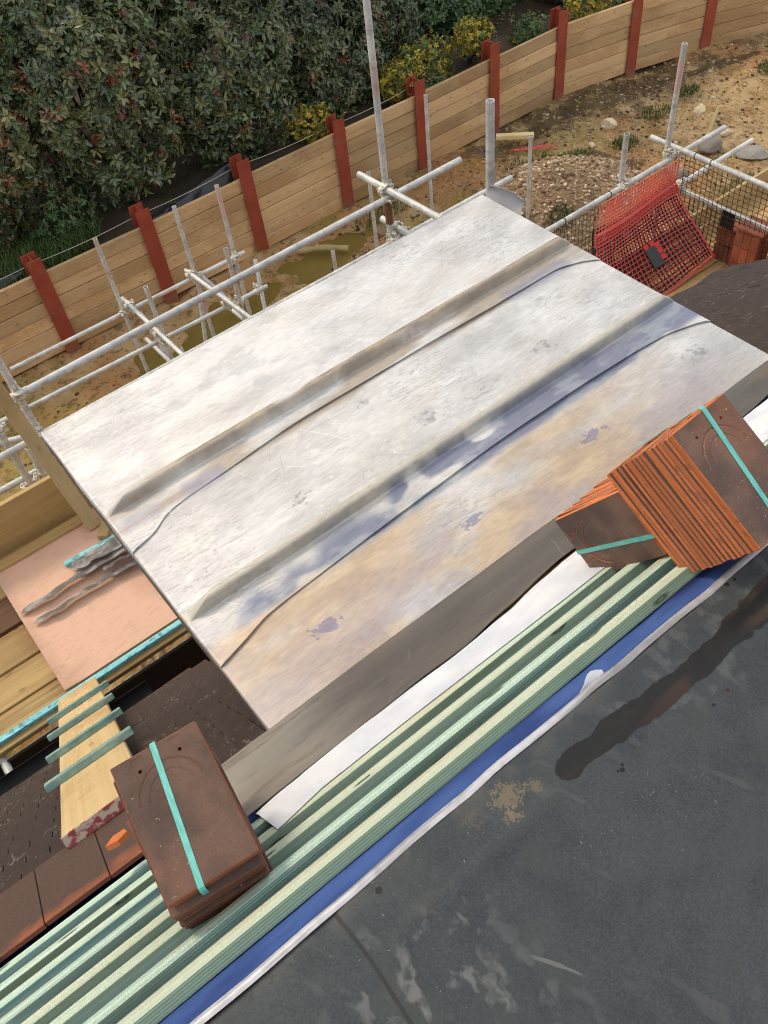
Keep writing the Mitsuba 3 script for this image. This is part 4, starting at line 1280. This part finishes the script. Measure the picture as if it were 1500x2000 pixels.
# roof crawl board
CA, CB = np.array([-.225, 3.185, PZ + .055]), np.array([-.212, 1.215, 5.25])
d = CB - CA
Lc = np.linalg.norm(d)
R = frame(d, y=(-1, 0, 0))
if R[2, 2] < 0:
    R = frame(d, y=(1, 0, 0))
k = 'crawl_board'
tag(k, 'pale timber crawl board with four teal cleats reaching from the platform to the tiles', 'crawl board')
obj(k + '__plank', put(box(Lc, .235, .036, .004), R, (CA + CB) / 2), 'm_pale_wood')
obj(k + '__painted_end', put(box(.006, .237, .038, .002), R, CB), 'm_red_paint', label='end with worn red paint')
for t, l, sk in ((.25, .33, .06), (.43, .315, -.02), (.605, .315, .03), (.775, .315, -.03)):
    obj(k + '__cleat', put(box(l, .042, .026, .002), R @ rotz(math.pi / 2 + sk), CA + d * t + R[:, 2] * .0315), 'm_teal_cleat')
for yy in (3.12,):
    k = obj('shade_sheet', put(box(3.4, .02, 1.1, .002), None, (-.2, 3.13, PZ - .60)), 'm_black')  # black panel added so the gap under the boards reads as deep shade
    tag(k, 'black sheet added to stand for the shade in the gap below the near edge of the left platform', 'sheeting')

# ------------------------------------------------------------------ gravel heap, rubble, sticks
def heap_z(x, y):
    d = np.sqrt(((x - 8.75) / 1.75) ** 2 + ((y - 8.15) / 1.25) ** 2)
    z = .78 * np.clip(1 - d, 0, 1) ** .8
    return z - .06 + (nfbm(np.stack([x * 3, y * 3, 0 * x], -1), 4, 11) - .5) * .16 * np.clip(1.2 - d, 0, 1)


X, Y = np.meshgrid(np.linspace(6.6, 10.9, 90), np.linspace(6.5, 9.8, 70))
k = 'gravel_heap'
tag(k, 'heap of brown gravel and soil in front of the fence right of the dormer corner', 'gravel heap')
obj(k + '__soil', grid(X, Y, heap_z(X, Y)), 'm_gravel_soil', smooth=True)


def stones(n, xy, zf, smin, smax, cols, seed, flat=.7):
    r = np.random.default_rng(seed)
    ico = trimesh.creation.icosahedron()
    V, F, Cc = [], [], []
    P = xy(r, n)
    for i in range(n):
        s = smin * (smax / smin) ** (r.random() ** 2.2)
        v = ico.vertices * r.uniform(.6, 1.2, (12, 1)) * [1, r.uniform(.6, 1), flat * r.uniform(.6, 1)] * s
        a = r.uniform(0, 6.3)
        v = v @ rotz(a).T
        z = zf(np.array([P[i, 0]]), np.array([P[i, 1]]))[0]
        F.append(ico.faces + 12 * i)
        V.append(v + [P[i, 0], P[i, 1], z + s * .15])
        c = np.array(cols[r.integers(len(cols))]) * r.uniform(.7, 1.2)
        Cc.append(np.repeat(c[None], 12, 0))
    return np.vstack(V), np.vstack(F), np.vstack(Cc)


GC = [(.42, .30, .17), (.30, .19, .10), (.52, .42, .28), (.22, .14, .08), (.36, .22, .12), (.28, .20, .13)]


def xy_heap(r, n):
    a, d = r.uniform(0, 6.283, n), np.sqrt(r.random(n)) * 1.05
    return np.stack([8.75 + 1.75 * d * np.cos(a), 8.15 + 1.25 * d * np.sin(a)], 1)


v, f, c = stones(7500, xy_heap, heap_z, .010, .048, GC + [(.14, .09, .05), (.6, .5, .36)], 21)
obj(k + '__stones', (v, f), 'm_vc_stone', color=c, stuff=True)
v, f, c = stones(5200, lambda r, n: np.stack([r.uniform(5.5, 15.5, n), r.uniform(5.0, 10.2, n)], 1), ground_z, .009, .05, GC + [(.6, .52, .38), (.34, .1, .06)] + [(.06, .04, .022), (.09, .06, .03)] * 4, 22, .45)
obj('rubble', (v, f), 'm_vc_stone', color=c)
tag('rubble', 'scattered stones and crumbs of rubble on the mud', 'rubble', kind='stuff')
v, f, c = stones(1500, lambda r, n: np.stack([r.uniform(-.5, 6, n), r.uniform(5.4, 9.6, n)], 1), ground_z, .008, .045, [(.10, .06, .025), (.07, .045, .02), (.2, .13, .06), (.3, .22, .1)], 23, .5)
obj('clods', (v, f), 'm_vc_stone', color=c)
tag('clods', 'clods of mud and chips on the clay under the left scaffold', 'clods', kind='stuff')


def lump(lab, x, y, s, col, seed, flat=.55, cat='stone', name='stone_lump'):
    r = np.random.default_rng(seed)
    m = trimesh.creation.icosphere(2)
    v = np.asarray(m.vertices)
    n = v / np.linalg.norm(v, axis=1, keepdims=True)
    pts = r.normal(size=(14, 3)); pts /= np.linalg.norm(pts, axis=1, keepdims=True)
    h = r.uniform(.62, .95, 14)
    rad = np.min(h[None] / np.maximum(n @ pts.T, .12), axis=1)
    v = n * np.minimum(rad, 1.1)[:, None] * [1, .75, flat] * s
    v = v @ rotz(r.uniform(0, 6)).T
    k = obj(name, (v + [x, y, ground_z(np.array([x]), np.array([y]))[0] + s * flat * .4], m.faces), 'm_vc_stone', color=np.repeat(np.array(col)[None] , len(v), 0) * r.uniform(.88, 1.1, (len(v), 1)))
    tag(k, lab, cat)


lump('pale cream limestone lump on the mud between the two right uprights', 11.2, 9.21, .17, (.66, .56, .40), 1)
lump('yellowish stone lump beside the tall right upright', 12.67, 8.53, .14, (.62, .53, .35), 2)
lump('broken cream stone on the mud near the end of the right rail', 12.1, 7.62, .12, (.6, .5, .36), 4)
lump('grey concrete lump beyond the end of the right upper rail', 11.55, 7.45, .24, (.24, .21, .18), 5, .5, 'concrete')
lump('grey brown concrete lump under the end of the right upper rail', 10.6, 7.35, .24, (.23, .18, .14), 6, .6, 'concrete')
lump('flat grey slab fragment by the end of the lower right rail', 11.9, 6.9, .28, (.30, .28, .25), 7, .3, 'concrete')
lump('cream stone at the foot of the gravel heap, right', 9.55, 7.25, .16, (.58, .48, .3), 8, .4)
lump('small cream stone left on the mud before the fence', 10.45, 8.9, .07, (.6, .5, .34), 9)
lump('brick red fragment on the soil behind the dormer corner', 7.2, 8.55, .12, (.42, .10, .06), 10, .5, 'brick fragment')
lump('second brick red fragment on the gravel heap edge', 7.75, 7.75, .12, (.42, .12, .07), 11, .5, 'brick fragment')
lump('red brick fragment at the far right edge of the mud', 13.9, 8.0, .12, (.4, .1, .05), 12, .5, 'brick fragment')

gz0 = lambda x, y: float(ground_z(np.array([x]), np.array([y]))[0])
t = np.linspace(0, 1, 14)
P = np.stack([5.41 + .58 * t, 10.05 - .50 * t, .0 + .035 * np.sin(t * 3.1) + .0 * t], 1)
k = obj('log', path_tube(P, .045 + .006 * np.sin(t * 14), 9), 'm_stick', smooth=40)
tag(k, 'short pale log lying in the puddle in front of the fence', 'log')
P = np.stack([12.6 - 1.15 * t, 8.15 - .62 * t, .10 + .55 * t * 0 + .05 * t], 1)
k = obj('stick', path_tube(P, .028, 7), 'm_stick', smooth=40)
tag(k, 'long thin stick lying on the mud behind the right rails', 'stick')
k = obj('yellow_timber', put(box(.62, .10, .07, .004), rotz(-.75), (9.78, 9.98, .09)), 'm_yellow_wood')
tag(k, 'short yellow timber post lying on the mud behind the gravel heap', 'timber')
k = guard('crumpled scrap of red netting lying behind the gravel heap', lambda u, v: np.array([9.55 + .5 * u - .12 * v, 9.62 - .32 * u + .14 * v, .03 + .07 * nfbm(np.array([[u * 3, v * 3, 0.]]), 3, 5)[0]]), 10, 5, 'm_red_grid', .006)

# grass tufts


def grass(n, cx, cy, rx, ry, zf, h, cols, seed):
    r = np.random.default_rng(seed)
    a, d = r.uniform(0, 6.283, n), np.sqrt(r.random(n))
    x, y = cx + rx * d * np.cos(a), cy + ry * d * np.sin(a)
    z = zf(x, y)
    az = r.uniform(0, 6.283, n)
    hh = h * r.uniform(.5, 1.2, n)
    lean = np.stack([np.cos(az), np.sin(az)], 1) * (hh * r.uniform(.2, .8, n))[:, None]
    w = .006
    p = np.stack([x, y, z - .01], 1)
    s = np.stack([-np.sin(az), np.cos(az), 0 * az], 1) * w
    mid = p + np.concatenate([lean * .35, hh[:, None] * .6], 1)
    tip = p + np.concatenate([lean, hh[:, None]], 1)
    V = np.stack([p - s, p + s, mid - s * .7, mid + s * .7, tip], 1).reshape(-1, 3)
    i = np.arange(n)[:, None] * 5
    F = np.concatenate([i + [0, 1, 3], i + [0, 3, 2], i + [2, 3, 4]], 0)
    c = np.array(cols)[r.integers(len(cols), size=n)] * r.uniform(.7, 1.3, (n, 1))
    return V, F, np.repeat(c, 5, 0)


GR = [(.045, .095, .018), (.06, .11, .02), (.10, .12, .03), (.03, .065, .014)]
bank_z = lambda x, y: np.full_like(x, 1.08)
v, f, c = grass(5200, 1.5, 11.0, 1.5, .55, bank_z, .16, GR, 3)
obj('grass', (v, f), 'm_leaf_matt', color=c)
tag('grass', 'green grass on the bank behind the fence at the left edge', 'grass', kind='stuff')
sets = [(8.3, 7.5, .22, .16), (9.35, 9.2, .5, .35), (9.9, 8.75, .4, .2), (12.9, 9.0, .25, .15), (12.0, 8.9, .3, .2), (10.9, 8.6, .25, .18), (14.3, 8.4, .25, .2), (11.2, 6.4, .6, .3), (6.9, 9.9, .5, .2)]
gs = [grass(260, *s, lambda x, y: np.maximum(ground_z(x, y), heap_z(x, y) * ((abs(x - 8.75) < 1.6) & (abs(y - 8.1) < 1.1))), .09, GR, 30 + i) for i, s in enumerate(sets)]
n0, V, F, Cc = 0, [], [], []
for v, f, c in gs:
    V.append(v); F.append(f + n0); Cc.append(c); n0 += len(v)
obj('weeds', (np.vstack(V), np.vstack(F)), 'm_leaf_matt', color=np.vstack(Cc))
tag('weeds', 'tufts of weeds dotted over the mud', 'weeds', kind='stuff')

# ------------------------------------------------------------------ shrubs behind the fence


def shoots(P, N, r, leaf, nl, cols, tipcols, tipf, wide=.38, droop=.25):
    """whorls of pointed leaves at the points P, shoots along N"""
    n = len(P)
    t1 = np.cross(N, r.normal(size=(n, 3)))
    t1 /= np.linalg.norm(t1, axis=1, keepdims=True) + 1e-9
    t2 = np.cross(N, t1)
    base_c = np.array(cols)[r.integers(len(cols), size=n)]
    tip = r.random(n) < tipf
    base_c = base_c * (.45 + 1.1 * nfbm(P * 1.5, 3, 3))[:, None]
    base_c = np.where(tip[:, None], np.array(tipcols)[r.integers(len(tipcols), size=n)], base_c)
    V, F, Cc = [], [], []
    k0 = 0
    for j in range(nl):
        a = j * 2.4 + r.uniform(0, .7, n)
        up = r.uniform(-.25, .75, n) if j else np.full(n, .9)
        d = t1 * np.cos(a)[:, None] + t2 * np.sin(a)[:, None] + N * up[:, None]
        d[:, 2] -= droop * .5
        d /= np.linalg.norm(d, axis=1, keepdims=True)
        L = leaf * r.uniform(.6, 1.15, n)[:, None] * np.where(tip, .75, 1)[:, None]
        s = np.cross(d, N + .3 * r.normal(size=(n, 3)))
        s /= np.linalg.norm(s, axis=1, keepdims=True) + 1e-9
        nn = np.cross(s, d)
        w = L * wide * .5
        b = P + N * (r.uniform(-.6, .2, n)[:, None] * leaf)
        pts = np.stack([b + d * L * .08, b + d * L * .45 + s * w + nn * w * .35, b + d * L * .45 - s * w + nn * w * .35, b + d * L * .5, b + d * L - nn * L * .12, b + d * L * .78 + s * w * .7, b + d * L * .78 - s * w * .7], 1)
        V.append(pts.reshape(-1, 3))
        i = k0 + np.arange(n)[:, None] * 7
        F.append(np.concatenate([i + [0, 3, 1], i + [0, 2, 3], i + [1, 3, 5], i + [3, 2, 6], i + [3, 4, 5], i + [3, 6, 4]], 0))
        Cc.append(np.repeat(base_c * r.uniform(.7, 1.3, (n, 1)), 7, 0))
        k0 += n * 7
    return np.vstack(V), np.vstack(F), np.vstack(Cc)


def shrub(lab, lobes, n, leaf, cols, tipcols, tipf, seed, nl=8, name='evergreen_shrub', base=1.0, wide=.38, mtl='m_leaf', layers=((1., .58), (.86, .27), (.68, .15)), trunk=True, grp=None, face=None):
    r = np.random.default_rng(seed)
    k = key(name)
    tag(k, lab, 'shrub', grp)
    w = np.array([l[3] * l[4] for l in lobes]); w = w / w.sum()
    Ps, Ns = [], []
    for sc, fr in layers:
        m = int(n * fr)
        li = r.choice(len(lobes), m, p=w)
        d = r.normal(size=(m, 3)); d /= np.linalg.norm(d, axis=1, keepdims=True)
        if face is not None:
            flip = (d @ face < -.15)
            d[flip] -= 2 * (d[flip] @ face)[:, None] * face
        L = np.array(lobes)[li]
        rad = sc * (1 + (nfbm(d * 2.8 + L[:, :3], 3, seed) - .5) * 1.1) * r.uniform(.90, 1.06, m)
        P = L[:, :3] + d * rad[:, None] * L[:, 3:4] * np.stack([np.ones(m), L[:, 5], L[:, 4] / L[:, 3]], 1)
        keep = P[:, 2] > base - .05
        for q in lobes:  # nothing deep inside another lobe
            e = (P - q[:3]) / [q[3], q[3] * q[5], q[4]]
            keep &= (np.linalg.norm(e, axis=1) > .52)
        Ps.append(P[keep])
        nn = d[keep] + .35 * r.normal(size=(keep.sum(), 3)) + [0, -.1, .25]
        Ns.append(nn / np.linalg.norm(nn, axis=1, keepdims=True))
    P, N = np.vstack(Ps), np.vstack(Ns)
    v, f, c = shoots(P, N, r, leaf, nl, cols, tipcols, tipf, wide)
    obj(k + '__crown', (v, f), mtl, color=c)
    if trunk:
        gs = []
        for q in lobes:
            for _ in range(5):
                a = r.uniform(0, 6.28)
                b0 = np.array([q[0] + .25 * math.cos(a), q[1] + .2 * math.sin(a), base - .1])
                e = np.array([q[0], q[1], q[2]]) + r.normal(size=3) * [.5 * q[3], .4 * q[3], .4 * q[4]]
                t = np.linspace(0, 1, 7)[:, None]
                pth = b0 + (e - b0) * t + np.stack([.08 * np.sin(t[:, 0] * 5 + a), .08 * np.sin(t[:, 0] * 4), 0 * t[:, 0]], 1)
                gs.append(path_tube(pth, np.linspace(.035, .008, 7), 6))
        obj(k + '__stems', join(*gs), 'm_bark', smooth=40)


DG = [(0.054, 0.087, 0.036), (0.069, 0.109, 0.044), (0.087, 0.123, 0.052), (0.111, 0.141, 0.065), (0.041, 0.067, 0.032), (0.143, 0.162, 0.079)]
OG = [(0.116, 0.128, 0.045), (0.151, 0.161, 0.055), (0.085, 0.105, 0.04), (0.187, 0.165, 0.067)]
RT = [(.22, .035, .022), (.16, .05, .022), (.24, .09, .03), (.14, .03, .025)]
FACE_ = np.array([-.35, -.85, .40]); FACE_ /= np.linalg.norm(FACE_)
# lobes: x, y, z, radius across, radius up, depth factor
shrub('big photinia like evergreen with red tips at the left edge above the grass', [(2.2, 12.15, 2.35, 1, 1.5, 0.9), (1.4, 12.65, 2.15, 1, 1.3, 0.9), (2.9, 12.55, 3.15, 0.9, 1.3, 0.9)], 3000, .125, OG + DG[:3], RT, .13, 41, face=FACE_)
shrub('second broad evergreen shrub with brownish red tips, left of centre', [(3.9, 11.95, 2.25, 1.1, 1.6, 0.85), (4.4, 12.35, 3.15, 1, 1.4, 0.9), (3.6, 12.45, 3.35, 0.9, 1.2, 0.9)], 3400, .125, DG + OG[:2], RT, .07, 42, face=FACE_)
shrub('tall dark evergreen shrub in the middle of the hedge', [(5.7, 11.75, 1.95, 1.1, 1.5, 0.85), (6.1, 12.15, 2.95, 1.1, 1.3, 0.9), (5.4, 12.45, 3.45, 0.9, 1.1, 0.9)], 3400, .125, DG + OG[:1], RT, .045, 43, face=FACE_)
shrub('dark evergreen shrub of the hedge behind the tall scaffold pole', [(7.4, 11.95, 1.75, 1.05, 1.3, 0.85), (7.9, 12.55, 2.45, 1.1, 1.3, 0.9)], 2800, .122, DG, RT, .05, 44, face=FACE_)
shrub('evergreen shrub at the right end of the hedge before the tree trunk', [(9.1, 12.75, 1.45, 0.8, 1.2, 0.9), (8.6, 13.15, 2.35, 0.9, 1.1, 0.9)], 2200, .122, DG, RT, .03, 45, face=FACE_)
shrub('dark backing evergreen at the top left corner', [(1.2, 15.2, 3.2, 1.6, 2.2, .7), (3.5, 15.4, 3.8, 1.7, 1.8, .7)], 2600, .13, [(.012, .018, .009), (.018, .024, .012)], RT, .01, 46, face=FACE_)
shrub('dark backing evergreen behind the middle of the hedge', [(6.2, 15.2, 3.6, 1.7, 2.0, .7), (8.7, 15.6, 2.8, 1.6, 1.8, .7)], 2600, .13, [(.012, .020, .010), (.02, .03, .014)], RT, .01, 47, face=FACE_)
BGN = [(0.069, 0.128, 0.044), (0.09, 0.166, 0.061), (0.051, 0.099, 0.038), (0.126, 0.193, 0.085)]
shrub('glossy green laurel at the top edge right of the tree trunk', [(10.9, 13.2, 1.3, .85, .9, .9), (11.6, 13.6, 1.3, .9, .9, .9), (12.3, 13.3, 1.0, .8, .8, .9)], 3000, .115, BGN, RT, .0, 48, base=.75, wide=.45, face=FACE_)
shrub('green laurel at the top right above the timber fence', [(13.3, 12.4, 1.1, .8, .7, .9), (14.3, 12.0, 1.1, .8, .7, .9)], 2000, .115, BGN, RT, .0, 49, base=.75, wide=.45, face=FACE_)
YL = [(.42, .32, .03), (.52, .42, .06), (.30, .26, .04), (.16, .16, .03)]
for i, (x, y, z, rr, lab) in enumerate(((6.45, 10.85, 1.28, .34, 'yellow flowering shrub peeping over the fence left of the tall pole'), (8.15, 10.85, 1.30, .36, 'yellow shrub by the steel post right of the tall pole'), (8.95, 11.15, 1.25, .46, 'yellow green shrub in the middle of the yellow shrubs'), (9.75, 10.95, 1.42, .34, 'yellow shrub behind the next steel post to the right'), (12.2, 10.75, 1.22, .46, 'yellow shrub at the top edge of the photo above the fence'))):
    shrub(lab, [(x, y, z, rr, rr * .8, .8)], 420, .055, YL + ([BGN[1]] * 3 if i in (2, 3) else [BGN[0]]), YL, .4, 60 + i, nl=7, name='yellow_shrub', base=.8, mtl='m_leaf_matt', wide=.55, layers=((1., .6), (.75, .4)))
for i, (x, y, z, rr, lab) in enumerate(((6.9, 11.3, 1.1, .4, 'small dark green bush behind the fence left of the tall pole'), (8.6, 10.8, 1.05, .33, 'low green bush at the fence under the yellow shrubs'), (11.0, 10.95, 1.05, .35, 'low green bush behind the fence right of centre'), (2.7, 11.4, 1.2, .45, 'low olive green bush behind the second steel post'), (13.3, 10.6, 1.0, .4, 'low green bush behind the fence near the top right corner'))):
    shrub(lab, [(x, y, z, rr, rr * .8, .8)], 330, .07, BGN + OG[:1], YL, .06, 70 + i, nl=7, name='low_bush', base=.75, mtl='m_leaf_matt', wide=.45, layers=((1., .6), (.75, .4)), trunk=False)
# tree trunk
t = np.linspace(0, 1, 9)
k = key('tree')
tag(k, 'grey brown tree trunk standing in the dark gap behind the hedge', 'tree')
P = np.stack([10.05 + .03 * np.sin(t * 4), 12.85 + .04 * t, .6 + 3.4 * t], 1)
obj(k + '__trunk', path_tube(P, np.linspace(.13, .10, 9), 12), 'm_bark', smooth=True)
v, f, c = shoots(np.array([10.05, 13.0, 4.6]) + rng.normal(size=(900, 3)) * [.8, .6, .45], np.tile([0, -.3, .95], (900, 1)), np.random.default_rng(5), .12, 7, DG, RT, .02)
obj(k + '__crown', (v, f), 'm_leaf', color=c)
# fallen leaves on the bank
v, f, c = stones(1400, lambda r, n: np.stack([r.uniform(6.5, 14, n), r.uniform(10.75, 12.6, n)], 1), lambda x, y: np.full_like(x, .98 - .3 * np.clip((x - 7) / 4, 0, 1)), .02, .05, [(.16, .10, .05), (.08, .05, .03), (.24, .18, .12), (.05, .035, .02)], 77, .25)
obj('fallen_leaves', (v, f), 'm_vc_stone', color=c)
tag('fallen_leaves', 'dead leaves scattered over the dark bank', 'leaves', kind='stuff')

for k_ in [k_ for k_ in list(labels) if k_ not in scene and not any(s.startswith(k_ + '__') for s in scene)]:
    del labels[k_]
